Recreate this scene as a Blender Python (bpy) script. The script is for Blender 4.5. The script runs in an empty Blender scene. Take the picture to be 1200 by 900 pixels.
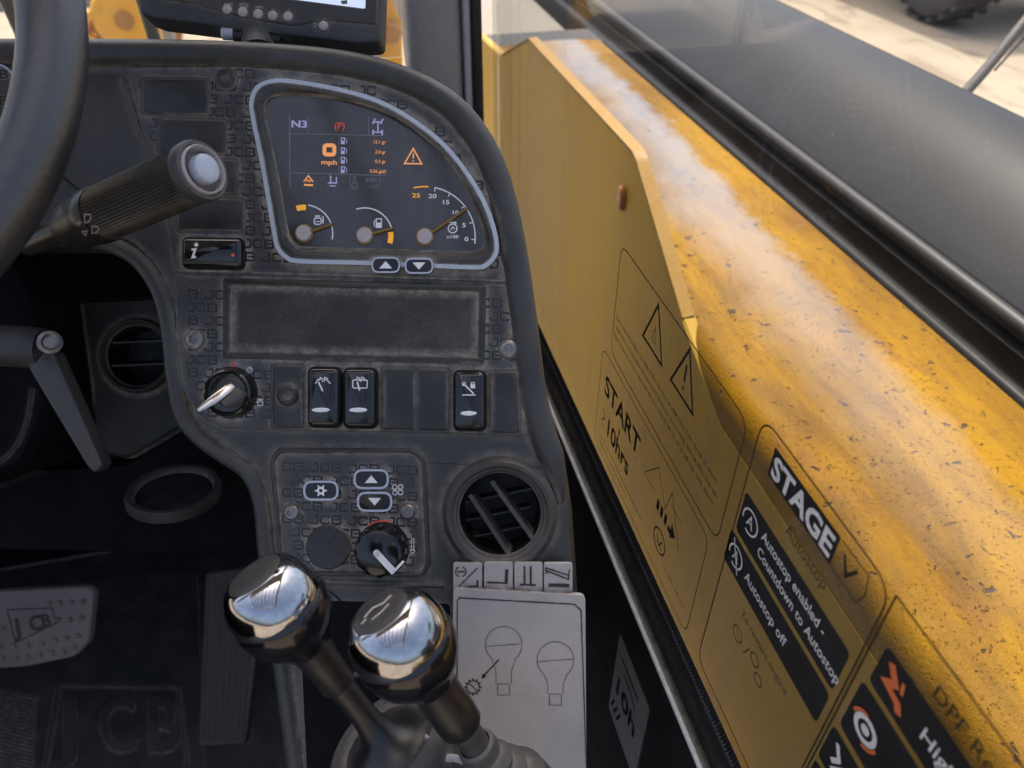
import bpy, bmesh, math, random
from mathutils import Vector, Matrix
from mathutils.geometry import tessellate_polygon
random.seed(7)
RAD = math.radians
scene = bpy.context.scene
COL = scene.collection
# ---------------------------------------------------------------- camera
F = 900.0                                    # focal length in pixels of a 1200 px wide picture
PITCH, YAW = RAD(38.9), RAD(13.1)
EYE = Vector((0, 0, 2.15))
CR = Vector((math.cos(YAW), -math.sin(YAW), 0))
CA = Vector((math.cos(PITCH)*math.sin(YAW), math.cos(PITCH)*math.cos(YAW), -math.sin(PITCH)))
CU = CR.cross(CA)
ROT = Matrix((CR, CU, -CA)).transposed()
cd = bpy.data.cameras.new('camera'); cam = bpy.data.objects.new('camera', cd); COL.objects.link(cam)
cam.matrix_world = Matrix.Translation(EYE) @ ROT.to_4x4()
cd.sensor_width = 36; cd.lens = F/1200*36; cd.clip_start = 0.02; cd.clip_end = 2000
cd.dof.use_dof = True; cd.dof.focus_distance = 0.55; cd.dof.aperture_fstop = 8.5
scene.camera = cam
# ---------------------------------------------------------------- light
SUN_EL, SUN_AZ = RAD(66), RAD(6)             # azimuth: clockwise from straight ahead (+Y)
world = bpy.data.worlds.new('World'); scene.world = world; world.use_nodes = True
wn = world.node_tree; wn.nodes.clear()
sky = wn.nodes.new('ShaderNodeTexSky'); sky.sky_type = 'NISHITA'; sky.sun_disc = False
sky.sun_elevation = SUN_EL; sky.sun_rotation = SUN_AZ; sky.dust_density = 6.0; sky.air_density = 0.75; sky.ozone_density = 0.4
bg = wn.nodes.new('ShaderNodeBackground'); bg.inputs[1].default_value = 0.15
wo = wn.nodes.new('ShaderNodeOutputWorld')
wn.links.new(sky.outputs[0], bg.inputs[0]); wn.links.new(bg.outputs[0], wo.inputs[0])
sl = bpy.data.lights.new('sun', 'SUN'); sl.energy = 2.0; sl.angle = RAD(0.53); sl.color = (1, .95, .86)
sun = bpy.data.objects.new('sun', sl); COL.objects.link(sun)
sd = Vector((math.sin(SUN_AZ)*math.cos(SUN_EL), math.cos(SUN_AZ)*math.cos(SUN_EL), math.sin(SUN_EL)))
sun.rotation_euler = (-sd).to_track_quat('-Z', 'Y').to_euler(); sun.location = (3, 8, 12)
vs = scene.view_settings; vs.view_transform = 'Standard'; vs.look = 'None'; vs.gamma = 1; vs.exposure = 1.25
scene.cycles.max_bounces = 10; scene.cycles.transparent_max_bounces = 16
scene.cycles.use_denoising = True; scene.cycles.sample_clamp_indirect = 6

# ---------------------------------------------------------------- pixel -> place
def ray(px, py): return CA + CR*((px-600)/F) + CU*((450-py)/F)
def at(px, py, d): return EYE + ray(px, py)*d
def onX(px, py, X): r = ray(px, py); return EYE + r*(X/r.x)
def onZ(px, py, Z): r = ray(px, py); return EYE + r*(Z/r.z)
def onY(px, py, Y): r = ray(px, py); return EYE + r*(Y/r.y)

# ---------------------------------------------------------------- materials
MATS = {}
def nt(name):
    m = bpy.data.materials.new(name); m.use_nodes = True; t = m.node_tree; t.nodes.clear()
    o = t.nodes.new('ShaderNodeOutputMaterial'); MATS[name] = m
    return m, t, o
def N(t, typ, **kw):
    n = t.nodes.new(typ)
    for k, v in kw.items():
        if k.startswith('i_'):
            n.inputs[k[2:].replace('_', ' ')].default_value = v
        else: setattr(n, k, v)
    return n
def noise(t, scale, detail=3, rough=.55, coord='Object', vec=None, dist=0, stretch=None):
    n = N(t, 'ShaderNodeTexNoise'); n.inputs['Scale'].default_value = scale
    n.inputs['Detail'].default_value = detail; n.inputs['Roughness'].default_value = rough
    n.inputs['Distortion'].default_value = dist
    c = t.nodes.new('ShaderNodeTexCoord'); src = c.outputs[coord]
    if stretch:
        mp = t.nodes.new('ShaderNodeMapping'); mp.inputs['Scale'].default_value = stretch
        t.links.new(src, mp.inputs[0]); src = mp.outputs[0]
    t.links.new(src, n.inputs['Vector'])
    return n.outputs[0]
def ramp(t, src, a, b, lo=0., hi=1.):
    n = t.nodes.new('ShaderNodeMapRange'); n.clamp = True
    t.links.new(src, n.inputs[0])
    for i, v in zip((1, 2, 3, 4), (a, b, lo, hi)): n.inputs[i].default_value = v
    return n.outputs[0]
def math2(t, op, a, b):
    n = N(t, 'ShaderNodeMath', operation=op, use_clamp=(op in ('ADD', 'MULTIPLY')))
    for i, v in enumerate((a, b)):
        if isinstance(v, (int, float)): n.inputs[i].default_value = v
        else: t.links.new(v, n.inputs[i])
    return n.outputs[0]
def mathu(t, op, a, b):
    o = math2(t, op, a, b); o.node.use_clamp = False; return o
def mixc(t, f, a, b):
    n = N(t, 'ShaderNodeMix', data_type='RGBA')
    if isinstance(f, (int, float)): n.inputs[0].default_value = f
    else: t.links.new(f, n.inputs[0])
    for i, v in ((6, a), (7, b)):
        if isinstance(v, tuple): n.inputs[i].default_value = (*v, 1)
        else: t.links.new(v, n.inputs[i])
    return n.outputs[2]
def bump(t, h, strength, dist=.001):
    n = t.nodes.new('ShaderNodeBump'); n.inputs['Strength'].default_value = strength
    n.inputs['Distance'].default_value = dist; t.links.new(h, n.inputs['Height'])
    return n.outputs[0]
def plastic(name, col, rough=.5, dust=.5, grain=.25, gscale=1400, spec=.5, metallic=0, dustcol=(.34, .30, .245), coat=0, ao=.7):
    m, t, o = nt(name)
    p = N(t, 'ShaderNodeBsdfPrincipled'); L = t.links.new
    L(p.outputs[0], o.inputs[0])
    p.inputs['Metallic'].default_value = metallic
    p.inputs['Specular IOR Level'].default_value = spec
    if coat: p.inputs['Coat Weight'].default_value = coat; p.inputs['Coat Roughness'].default_value = .08
    big = ramp(t, noise(t, 22, 5, .6), .42, .72)
    speck = ramp(t, noise(t, 1000, 3, .7), .46, .70)
    film = math2(t, 'ADD', math2(t, 'MULTIPLY', big, math2(t, 'ADD', math2(t, 'MULTIPLY', speck, .8), .15)), math2(t, 'MULTIPLY', speck, .07))
    f = math2(t, 'MULTIPLY', film, dust*.5)
    if ao and dust:
        a = N(t, 'ShaderNodeAmbientOcclusion', samples=4); a.inputs['Distance'].default_value = .007
        crev = math2(t, 'MULTIPLY', ramp(t, a.outputs['AO'], .98, .74), math2(t, 'ADD', math2(t, 'MULTIPLY', ramp(t, noise(t, 130, 5, .75), .36, .62), .8), .2))
        f = math2(t, 'ADD', f, math2(t, 'MULTIPLY', crev, min(1., dust*ao*1.9)))
    c2 = mixc(t, ramp(t, noise(t, 9, 3), .3, .7), tuple(x*.82 for x in col), tuple(min(1, x*1.2) for x in col))
    L(mixc(t, f, c2, dustcol), p.inputs['Base Color'])
    r = math2(t, 'ADD', math2(t, 'MULTIPLY', f, .55), ramp(t, noise(t, 35, 4), .3, .7, rough*.85, rough*1.15))
    L(r, p.inputs['Roughness'])
    if grain: L(bump(t, noise(t, gscale, 2, .6), grain, .0006), p.inputs['Normal'])
    return m
def plain(name, col, rough=.5, metallic=0, emit=0, spec=.5, wear=.25, bumpy=0):
    m, t, o = nt(name); p = N(t, 'ShaderNodeBsdfPrincipled'); t.links.new(p.outputs[0], o.inputs[0])
    n = noise(t, 260, 4, .65)
    t.links.new(mixc(t, ramp(t, n, .35, .75), col, tuple(x*(1-wear) for x in col)), p.inputs['Base Color'])
    t.links.new(ramp(t, noise(t, 60, 4), .3, .7, rough*.8, min(1, rough*1.25)), p.inputs['Roughness'])
    p.inputs['Metallic'].default_value = metallic; p.inputs['Specular IOR Level'].default_value = spec
    if emit: p.inputs['Emission Color'].default_value = (*col, 1); p.inputs['Emission Strength'].default_value = emit
    if bumpy: t.links.new(bump(t, noise(t, 500, 3), bumpy, .0008), p.inputs['Normal'])
    return m
M_BODY = plastic('moulded_black_plastic', (.027, .0266, .0272), .42, .42, .35, 900, ao=.5)
M_FASCIA = plastic('printed_fascia_film', (.033, .0315, .033), .38, .80, .12, 1600)
M_COVER = plastic('switch_blank_plastic', (.012, .0115, .012), .36, .45, .12, 1500)
M_ROCKER = plastic('rocker_gloss_black', (.007, .007, .008), .13, .04, 0, spec=.6)
M_FOAM = plastic('radio_blank_grain', (.022, .0218, .023), .7, .75, 1.0, 800, ao=1.3)
M_PRINT = plain('dark_print', (.017, .016, .017), .34)
M_RING = plain('pale_blue_print', (.42, .47, .55), .4, wear=.15)
M_BEZEL = plastic('cluster_bezel_black', (.014, .014, .014), .35, .9, .05, ao=1.3)
M_FACE = plastic('cluster_lens', (.036, .033, .031), .25, .30, 0, ao=0, coat=.7)
M_WHITE = plain('white_symbol', (.78, .78, .8), .4, wear=.1)
M_LAV = plain('lcd_lavender', (.36, .36, .56), .4, emit=.12, wear=0)
M_LINE = plain('lcd_grey', (.16, .16, .20), .4, emit=.05, wear=0)
M_ORANGE = plain('lcd_orange', (.80, .31, .10), .4, emit=.22, wear=0)
M_AMBER = plain('gauge_amber', (.85, .38, .02), .4, emit=.15, wear=.05)
M_RED = plain('lcd_red', (.55, .06, .04), .4, emit=.15, wear=0)
M_NEEDLE = plain('needle_olive', (.20, .115, .012), .4, wear=.1)
M_HUB = plain('needle_hub_grey', (.42, .38, .38), .45)
M_VENTB = plastic('vent_black', (.014, .014, .015), .5, .25, .1)
M_VENTR = plastic('vent_ring_dusty', (.040, .036, .034), .45, .9, .15, dustcol=(.24, .20, .165), ao=.4)
M_BLACK = plain('deep_black', (.006, .006, .007), .6)
M_METAL = plain('key_metal', (.62, .60, .57), .25, 1, wear=.3)
M_CHROME = plain('chrome', (.47, .47, .49), .10, 1, wear=.30, bumpy=.03)
M_STEEL = plain('screw_steel', (.30, .28, .26), .42, 1, wear=.5)
M_KNOB = plastic('knob_gloss_black', (.006, .006, .008), .14, .10, 0, spec=.55, ao=0)
M_DISC = plastic('knob_disc', (.030, .029, .026), .42, .45, .1, ao=.3)
M_SLEEVE = plastic('lever_sleeve', (.009, .009, .011), .32, .12, .1)
M_RUBBER = plastic('boot_rubber', (.050, .048, .046), .62, .5, .35, 700)
M_PLAC = plastic('placard_white', (.36, .335, .315), .5, 1.0, .08, dustcol=(.13, .108, .09), ao=.9)
M_INK = plain('placard_ink', (.02, .018, .02), .5)
M_INKL = plain('placard_thin_ink', (.12, .11, .11), .5)
M_WHEEL = plastic('wheel_leather', (.020, .020, .021), .36, .10, .55, 520, spec=1.0, ao=0)
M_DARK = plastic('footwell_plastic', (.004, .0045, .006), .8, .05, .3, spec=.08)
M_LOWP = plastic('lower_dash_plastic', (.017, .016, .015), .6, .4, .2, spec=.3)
M_MAT = plastic('rubber_mat', (.014, .016, .02), .7, .5, .5, 300)
M_PEDAL = plastic('pedal_worn_metal', (.17, .145, .13), .5, .8, .45, 500, metallic=.2, dustcol=(.16, .13, .11))
M_ACC = plastic('accelerator_rubber', (.035, .03, .028), .55, .8, .3, 500, dustcol=(.11, .085, .07))
M_STALK = plastic('stalk_black', (.011, .0105, .0105), .38, .22, .15, 900, ao=.3)
M_LEVG = plastic('tilt_lever_grey', (.034, .034, .036), .48, .30, .3, 900)
M_MON = plastic('monitor_plastic', (.028, .03, .033), .55, .4, .35, 1200)
M_SCREEN = plain('monitor_screen', (.42, .48, .62), .3, emit=.45, wear=0)
M_BUTTON = plain('monitor_button', (.40, .33, .33), .5)
M_PILLAR = plain('pillar_grey', (.33, .325, .31), .5, wear=.2)
M_PILLARL = plain('pillar_light_strip', (.52, .53, .55), .4)
M_SEAL = plain('rubber_seal_black', (.012, .012, .013), .5, bumpy=.3)
M_BEAD = plain('pale_bead', (.55, .55, .56), .35)
M_TRIM = plastic('door_trim_dark', (.014, .013, .013), .4, .25, .2)
M_REFLECT = plain('grey_decal_reflection', (.30, .28, .28), .5)
M_DECAL = plain('decal_black', (.012, .011, .011), .5, wear=.1)
M_DECALT = plain('decal_thin_print', (.04, .028, .012), .5)
M_DWHITE = plain('decal_white', (.75, .74, .70), .5)
M_DRED = plain('decal_orange_red', (.72, .17, .05), .5)
M_HAND = plain('grey_symbol', (.20, .20, .21), .5)
M_ROOF_SHADE = plain('unseen_roof_shade_lining', (.34, .33, .32), .8)
M_YEL = plain('far_yellow_paint', (.85, .42, .02), .5, wear=.25)
M_BROWN = plain('far_rusty_yellow', (.50, .22, .05), .7, wear=.5)
M_TYRE = plain('tyre_dusty', (.075, .072, .07), .9)
M_FARGR = plain('far_grey_metal', (.30, .33, .36), .6)
M_ROD = plain('rod_brown_grey', (.045, .038, .032), .55)
M_AMBERLENS = plain('amber_marker', (.42, .17, .05), .3)
M_STRIP = plain('sunlit_plate_edge', (.36, .19, .022), .55)  # own yellow, picked to show the edge as sunlit
M_INNER = plain('dusty_inner_boom', (.21, .18, .135), .6)

def glass(name, dust):  # dust: amount of dust and painted reflection haze together
    m, t, o = nt(name); L = t.links.new
    tr = N(t, 'ShaderNodeBsdfTransparent'); tr.inputs[0].default_value = (.97, .98, .97, 1)
    gl = N(t, 'ShaderNodeBsdfGlossy'); gl.inputs['Roughness'].default_value = .015
    fr = N(t, 'ShaderNodeLayerWeight'); fr.inputs[0].default_value = .5
    f5 = math2(t, 'POWER', fr.outputs['Facing'], 5.0)
    mx = N(t, 'ShaderNodeMixShader'); L(math2(t, 'ADD', math2(t, 'MULTIPLY', f5, .8), .018), mx.inputs[0]); L(tr.outputs[0], mx.inputs[1]); L(gl.outputs[0], mx.inputs[2])
    df = N(t, 'ShaderNodeBsdfDiffuse'); df.inputs[0].default_value = (.55, .52, .46, 1)
    tl = N(t, 'ShaderNodeBsdfTranslucent'); tl.inputs[0].default_value = (.55, .52, .46, 1)
    dm = N(t, 'ShaderNodeMixShader'); dm.inputs[0].default_value = .5; L(df.outputs[0], dm.inputs[1]); L(tl.outputs[0], dm.inputs[2])
    sm = ramp(t, noise(t, 5, 5, .65, stretch=(1, 1, .5)), .35, .75, .35, 1)
    cor = t.nodes.new('ShaderNodeTexCoord'); sx = t.nodes.new('ShaderNodeSeparateXYZ'); L(cor.outputs['Object'], sx.inputs[0])
    grime = math2(t, 'ADD', ramp(t, sx.outputs[1], .10, .62, 0, .85), .15)          # dust plus painted reflection haze, thicker towards the front corner
    sm = math2(t, 'MULTIPLY', math2(t, 'MULTIPLY', sm, grime), 2.2)
    sp = ramp(t, noise(t, 180, 2, .5), .72, .80)
    streak = ramp(t, noise(t, 40, 4, .6, stretch=(1, 1, .08)), .45, .8, .7, 1.25)
    f = math2(t, 'ADD', math2(t, 'MULTIPLY', math2(t, 'MULTIPLY', sm, streak), dust), math2(t, 'MULTIPLY', sp, dust*3))
    m2 = N(t, 'ShaderNodeMixShader'); L(f, m2.inputs[0]); L(mx.outputs[0], m2.inputs[1]); L(dm.outputs[0], m2.inputs[2])
    L(m2.outputs[0], o.inputs[0])
    return m
M_GLASS = glass('dusty_window_glass', .032)
M_GLASSF = glass('windscreen_glass', .05)
def film_mat():
    m, t, o = nt('clear_decal_film'); L = t.links.new
    tr = N(t, 'ShaderNodeBsdfTransparent')
    df = N(t, 'ShaderNodeBsdfTranslucent'); df.inputs[0].default_value = (.55, .45, .25, 1)
    mx = N(t, 'ShaderNodeMixShader'); mx.inputs[0].default_value = .10
    L(ramp(t, noise(t, 30, 3), .3, .7, .015, .045), mx.inputs[0])
    L(tr.outputs[0], mx.inputs[1]); L(df.outputs[0], mx.inputs[2]); L(mx.outputs[0], o.inputs[0]); return m
M_FILM = film_mat()
def boom_mat():
    m, t, o = nt('weathered_yellow_paint'); L = t.links.new
    p = N(t, 'ShaderNodeBsdfPrincipled'); L(p.outputs[0], o.inputs[0])
    cor = t.nodes.new('ShaderNodeTexCoord'); sx = t.nodes.new('ShaderNodeSeparateXYZ'); L(cor.outputs['Object'], sx.inputs[0])
    X, Y = sx.outputs[0], sx.outputs[1]
    c = mixc(t, ramp(t, noise(t, 4, 6, .62, dist=.3, stretch=(1.6, .6, 1)), .40, .66), (.290, .146, .0006), (.130, .057, .0010))
    rust = ramp(t, noise(t, 11, 7, .7, dist=.8, stretch=(1.5, .7, 1)), .55, .70)
    c = mixc(t, math2(t, 'MULTIPLY', rust, .7), c, (.17, .07, .018))
    grime = math2(t, 'MULTIPLY', ramp(t, noise(t, 6, 7, .68, dist=.5, stretch=(2.4, .45, 1)), .46, .70), ramp(t, X, -.12, .12, 1, .45))
    c = mixc(t, math2(t, 'MULTIPLY', grime, .72), c, (.060, .030, .010))
    pit = math2(t, 'ADD', ramp(t, noise(t, 75, 3, .6, dist=.5), .64, .69), math2(t, 'MULTIPLY', ramp(t, noise(t, 210, 3, .65), .60, .70), ramp(t, noise(t, 7, 4, .6), .40, .65, .15, .9)))
    c = mixc(t, math2(t, 'MULTIPLY', pit, .9), c, (.045, .03, .028))
    # film: the sky's pale sheen painted into base colour along the boom's middle
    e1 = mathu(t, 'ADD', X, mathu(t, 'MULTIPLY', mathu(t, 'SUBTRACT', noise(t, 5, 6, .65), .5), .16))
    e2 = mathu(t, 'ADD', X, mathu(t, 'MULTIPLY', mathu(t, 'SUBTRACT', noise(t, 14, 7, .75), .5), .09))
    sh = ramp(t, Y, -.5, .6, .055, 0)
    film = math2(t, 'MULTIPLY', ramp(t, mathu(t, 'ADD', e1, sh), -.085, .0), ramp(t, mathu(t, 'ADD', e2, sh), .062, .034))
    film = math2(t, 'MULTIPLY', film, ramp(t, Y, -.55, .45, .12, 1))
    sheen_grain = ramp(t, noise(t, 330, 3, .7), .40, .60)
    c = mixc(t, math2(t, 'MULTIPLY', film, math2(t, 'ADD', math2(t, 'MULTIPLY', sheen_grain, .20), .30)), c, (.18, .215, .265))
    L(c, p.inputs['Base Color'])
    L(math2(t, 'ADD', ramp(t, noise(t, 6, 5, .6), .3, .7, .38, .55), math2(t, 'MULTIPLY', pit, .3)), p.inputs['Roughness'])
    p.inputs['Specular IOR Level'].default_value = .10
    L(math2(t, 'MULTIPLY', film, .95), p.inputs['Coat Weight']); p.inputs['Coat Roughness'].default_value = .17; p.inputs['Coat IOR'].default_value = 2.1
    h = mathu(t, 'SUBTRACT', math2(t, 'MULTIPLY', noise(t, 260, 4, .65), .45), math2(t, 'MULTIPLY', pit, .7))
    L(bump(t, h, .65, .004), p.inputs['Normal']); L(bump(t, h, .12, .004), p.inputs['Coat Normal']); return m
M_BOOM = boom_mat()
def side_mat():
    m, t, o = nt('boom_side_yellow'); L = t.links.new
    p = N(t, 'ShaderNodeBsdfPrincipled'); L(p.outputs[0], o.inputs[0])
    c = mixc(t, ramp(t, noise(t, 2.2, 5, .6), .35, .7), (.47, .272, .004), (.38, .212, .005))
    c = mixc(t, ramp(t, noise(t, 60, 4, .7), .60, .74, 0, .6), c, (.20, .12, .04))
    c = mixc(t, ramp(t, noise(t, 14, 6, .7, stretch=(1, 1.3, .22)), .50, .72, 0, .5), c, (.22, .15, .06))
    c = mixc(t, ramp(t, noise(t, 4, 5, .6, stretch=(1, 1, .4)), .45, .8, 0, .45), c, (.30, .24, .15))
    L(c, p.inputs['Base Color']); p.inputs['Roughness'].default_value = .5; p.inputs['Specular IOR Level'].default_value = .3
    L(bump(t, noise(t, 160, 4), .15, .002), p.inputs['Normal']); return m
M_SIDE = side_mat()
def bonnet_mat():
    m, t, o = nt('bonnet_black_paint'); L = t.links.new
    p = N(t, 'ShaderNodeBsdfPrincipled'); L(p.outputs[0], o.inputs[0])
    sp = ramp(t, noise(t, 110, 2, .5), .74, .80)
    dust = ramp(t, noise(t, 2.5, 6, .6), .3, .75, .004, .03)
    f = math2(t, 'ADD', dust, math2(t, 'MULTIPLY', sp, .5))
    L(mixc(t, f, (.009, .010, .012), (.30, .29, .27)), p.inputs['Base Color'])
    p.inputs['Roughness'].default_value = .46; p.inputs['Specular IOR Level'].default_value = .08; p.inputs['Coat Weight'].default_value = .34; p.inputs['Coat Roughness'].default_value = .24
    L(bump(t, noise(t, 300, 3), .06, .002), p.inputs['Normal']); return m
M_BONNET = bonnet_mat()
M_RAIL = plastic('bonnet_rubber_edge', (.014, .014, .015), .42, .15, .1, 300, spec=.35, ao=0)
def ground_mat():
    m, t, o = nt('dusty_concrete_yard'); L = t.links.new
    p = N(t, 'ShaderNodeBsdfPrincipled'); L(p.outputs[0], o.inputs[0]); p.inputs['Roughness'].default_value = .9
    c = mixc(t, ramp(t, noise(t, 1.1, 6, .6), .3, .7), (.36, .30, .22), (.29, .235, .165))
    c = mixc(t, ramp(t, noise(t, 2.2, 7, .65, dist=1.5, stretch=(1, .35, 1)), .53, .62, 0, .7), c, (.17, .13, .095))
    L(mixc(t, ramp(t, noise(t, 30, 4, .7), .4, .8, 0, .4), c, (.30, .25, .19)), p.inputs['Base Color'])
    L(bump(t, noise(t, 14, 5), .4, .02), p.inputs['Normal']); return m
M_GROUND = ground_mat()

# ---------------------------------------------------------------- building helpers
def mk(name, verts, faces, mat, parent=None, smooth=True, angle=38, label=None, kind=None):
    me = bpy.data.meshes.new(name); me.from_pydata([tuple(v) for v in verts], [], faces); me.update()
    bm = bmesh.new(); bm.from_mesh(me); bmesh.ops.recalc_face_normals(bm, faces=bm.faces); bm.to_mesh(me); bm.free()
    if smooth:
        me.polygons.foreach_set('use_smooth', [True]*len(me.polygons)); me.set_sharp_from_angle(angle=RAD(angle))
    me.materials.append(mat)
    o = bpy.data.objects.new(name, me); COL.objects.link(o)
    if parent is not None: o.parent = parent
    if label: o['label'] = label
    if kind: o['kind'] = kind
    return o
class Thing:
    """An Empty at a thing's base.  k(px,py,w): local point seen at px,py; w metres towards the viewer."""
    def __init__(s, name, label, cat, px=600, py=450, D=.55, world=None, group=None):
        s.D = D; e = bpy.data.objects.new(name, None); COL.objects.link(e); s.e = e
        e.empty_display_size = .03; e['label'] = label; e['category'] = cat
        if group: e['group'] = group
        if world is None:
            s.M = Matrix.Translation(at(px, py, D)) @ ROT.to_4x4(); s.ox = (px-600)/F*D; s.oy = (450-py)/F*D
        else: s.M = Matrix.Translation(world); s.ox = s.oy = 0
        e.matrix_world = s.M; s.inv = s.M.inverted()
    def k(s, px, py, w=0, wr=None):
        q = (s.D-(w if wr is None else wr))/F
        return Vector(((px-600)*q-s.ox, (450-py)*q-s.oy, w))
    def l(s, v): return s.inv @ Vector(v)
def sample(pts, closed=False, n=8):
    """Catmull-Rom through the points"""
    out = []; m = len(pts); rng = m if closed else m-1
    for i in range(rng):
        g = (lambda j: pts[j % m]) if closed else (lambda j: pts[max(0, min(m-1, j))])
        a, b, c, d = g(i-1), g(i), g(i+1), g(i+2)
        for j in range(n):
            u = j/n
            out.append(tuple(.5*(2*b[q]+(c[q]-a[q])*u+(2*a[q]-5*b[q]+4*c[q]-d[q])*u*u+(3*b[q]-a[q]-3*c[q]+d[q])*u**3) for q in range(len(b))))
    if not closed: out.append(tuple(pts[-1]))
    return out
def rpoly(pts, r, n=5):
    """polygon with rounded corners; r a number or a list"""
    out = []; m = len(pts)
    for i in range(m):
        p = Vector(pts[i]); a = Vector(pts[i-1])-p; b = Vector(pts[(i+1) % m])-p
        rr = r[i] if isinstance(r, (list, tuple)) else r
        if rr <= 0: out.append(tuple(p)); continue
        la, lb = a.length, b.length; a.normalize(); b.normalize()
        ang = math.acos(max(-1, min(1, a.dot(b)))); tdist = min(rr/math.tan(ang/2), la*.49, lb*.49)
        s0, s1 = p+a*tdist, p+b*tdist
        for j in range(n+1):
            u = j/n; out.append(tuple(s0*(1-u)**2+p*(2*u*(1-u))+s1*u*u))
    return out
def rrect(x0, y0, x1, y1, r, n=5, skew=0): return rpoly([(x0, y0), (x1, y0+skew), (x1, y1+skew), (x0, y1)], r, n)
def circ(cx, cy, r, n=28, a0=0, a1=360, ry=None):
    ry = r if ry is None else ry; m = n if abs(a1-a0) >= 360 else n+1
    return [(cx+r*math.cos(RAD(a0+(a1-a0)*i/n)), cy-ry*math.sin(RAD(a0+(a1-a0)*i/n))) for i in range(m)]
def area2(p): return sum(p[i-1][0]*p[i][1]-p[i][0]*p[i-1][1] for i in range(len(p)))/2
def inset(poly, d):
    m = len(poly); sg = 1 if area2(poly) > 0 else -1; out = []
    for i in range(m):
        p = Vector(poly[i]); a = p-Vector(poly[i-1]); b = Vector(poly[(i+1) % m])-p
        if a.length < 1e-9: a = b.copy()
        if b.length < 1e-9: b = a.copy()
        a.normalize(); b.normalize()
        na, nb = Vector((-a.y, a.x))*sg, Vector((-b.y, b.x))*sg
        nn = na+nb
        if nn.length < 1e-6: nn = na
        nn.normalize(); out.append(tuple(p+nn*(d/max(.35, nn.dot(na)))))
    return out
def stack(name, poly, rings, mat, th, parent=None, wr=None, cap=True, back=False, hole=None, **kw):
    """layers of an inset outline at rising heights: a plate with shaped edges"""
    V, Fc = [], []; m = len(poly); wr = rings[-1][1] if wr is None else wr
    for off, w in rings:
        for q in (inset(poly, off) if off else poly): V.append(th.k(q[0], q[1], w, wr))
    for r in range(len(rings)-1):
        for i in range(m): a, b = r*m+i, r*m+(i+1) % m; Fc.append((a, b, b+m, a+m))
    if hole:                                           # a round opening in the front face
        b0 = (len(rings)-1)*m; wt = rings[-1][1]; hp_ = [th.k(q[0], q[1], wt, wr) for q in hole]; nv = len(V); V += hp_
        hi = list(range(nv, nv+len(hole))); inn = inset(poly, rings[-1][0])
        if area2(inn)*area2(hole) > 0: hi.reverse(); hole = hole[::-1]
        hx, hy = sum(q[0] for q in hole)/len(hole), sum(q[1] for q in hole)/len(hole)
        far_ = lambda P, sgn: min(range(len(P)), key=lambda i: abs(P[i][1]-hy)*3+(abs(P[i][0]-hx) if (P[i][0]-hx)*sgn > 0 else 1e4))
        A_, B_, a_, b_ = far_(inn, 1), far_(inn, -1), far_(hole, 1), far_(hole, -1)
        walk = lambda n_, i, j: [(i+q) % n_ for q in range(((j-i) % n_)+1)]
        Fc.append(tuple([b0+q for q in walk(m, A_, B_)]+[hi[q] for q in walk(len(hi), b_, a_)]))
        Fc.append(tuple([b0+q for q in walk(m, B_, A_)]+[hi[q] for q in walk(len(hi), a_, b_)]))
    elif cap: Fc.append(tuple(range((len(rings)-1)*m, len(rings)*m)))
    if back: Fc.append(tuple(range(m))[::-1])
    return mk(name, V, Fc, mat, parent or th.e, **kw)
def frames(P, closed):
    n = len(P); T = []
    for i in range(n):
        a = P[(i-1) % n] if (closed or i > 0) else P[i]; b = P[(i+1) % n] if (closed or i < n-1) else P[i]
        T.append((b-a).normalized())
    up = Vector((0, 0, 1)) if abs(T[0].z) < .9 else Vector((1, 0, 0)); S = []
    x = T[0].cross(up).normalized()
    for i in range(n):
        x = (x-T[i]*x.dot(T[i])).normalized(); S.append((x, T[i].cross(x)))
    return S
def tube(name, P, r, mat, parent, seg=14, closed=False, flat=1.0, cap=True, **kw):
    P = [Vector(p) for p in P]; S = frames(P, closed); V, Fc = [], []; n = len(P)
    for i, p in enumerate(P):
        rr = r[i] if isinstance(r, (list, tuple)) else r
        for j in range(seg):
            a = 2*math.pi*j/seg; V.append(p+S[i][0]*(rr*math.cos(a))+S[i][1]*(rr*flat*math.sin(a)))
    for i in range(n if closed else n-1):
        for j in range(seg):
            a, b = i*seg+j, i*seg+(j+1) % seg; c = ((i+1) % n)*seg
            Fc.append((a, b, c+(j+1) % seg, c+j))
    if cap and not closed: Fc += [tuple(range(seg)), tuple(range((n-1)*seg, n*seg))]
    return mk(name, V, Fc, mat, parent, **kw)
def lathe(name, prof, org, axis, mat, parent, seg=36, cap0=True, cap1=True, **kw):
    ax = Vector(axis).normalized(); u = ax.orthogonal().normalized(); v = ax.cross(u); V, Fc = [], []; org = Vector(org)
    for r, h in prof:
        for j in range(seg):
            a = 2*math.pi*j/seg; V.append(org+ax*h+u*(r*math.cos(a))+v*(r*math.sin(a)))
    for i in range(len(prof)-1):
        for j in range(seg): a, b = i*seg+j, i*seg+(j+1) % seg; Fc.append((a, b, b+seg, a+seg))
    if cap0: Fc.append(tuple(range(seg)))
    if cap1: Fc.append(tuple(range((len(prof)-1)*seg, len(prof)*seg)))
    return mk(name, V, Fc, mat, parent, **kw)
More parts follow.
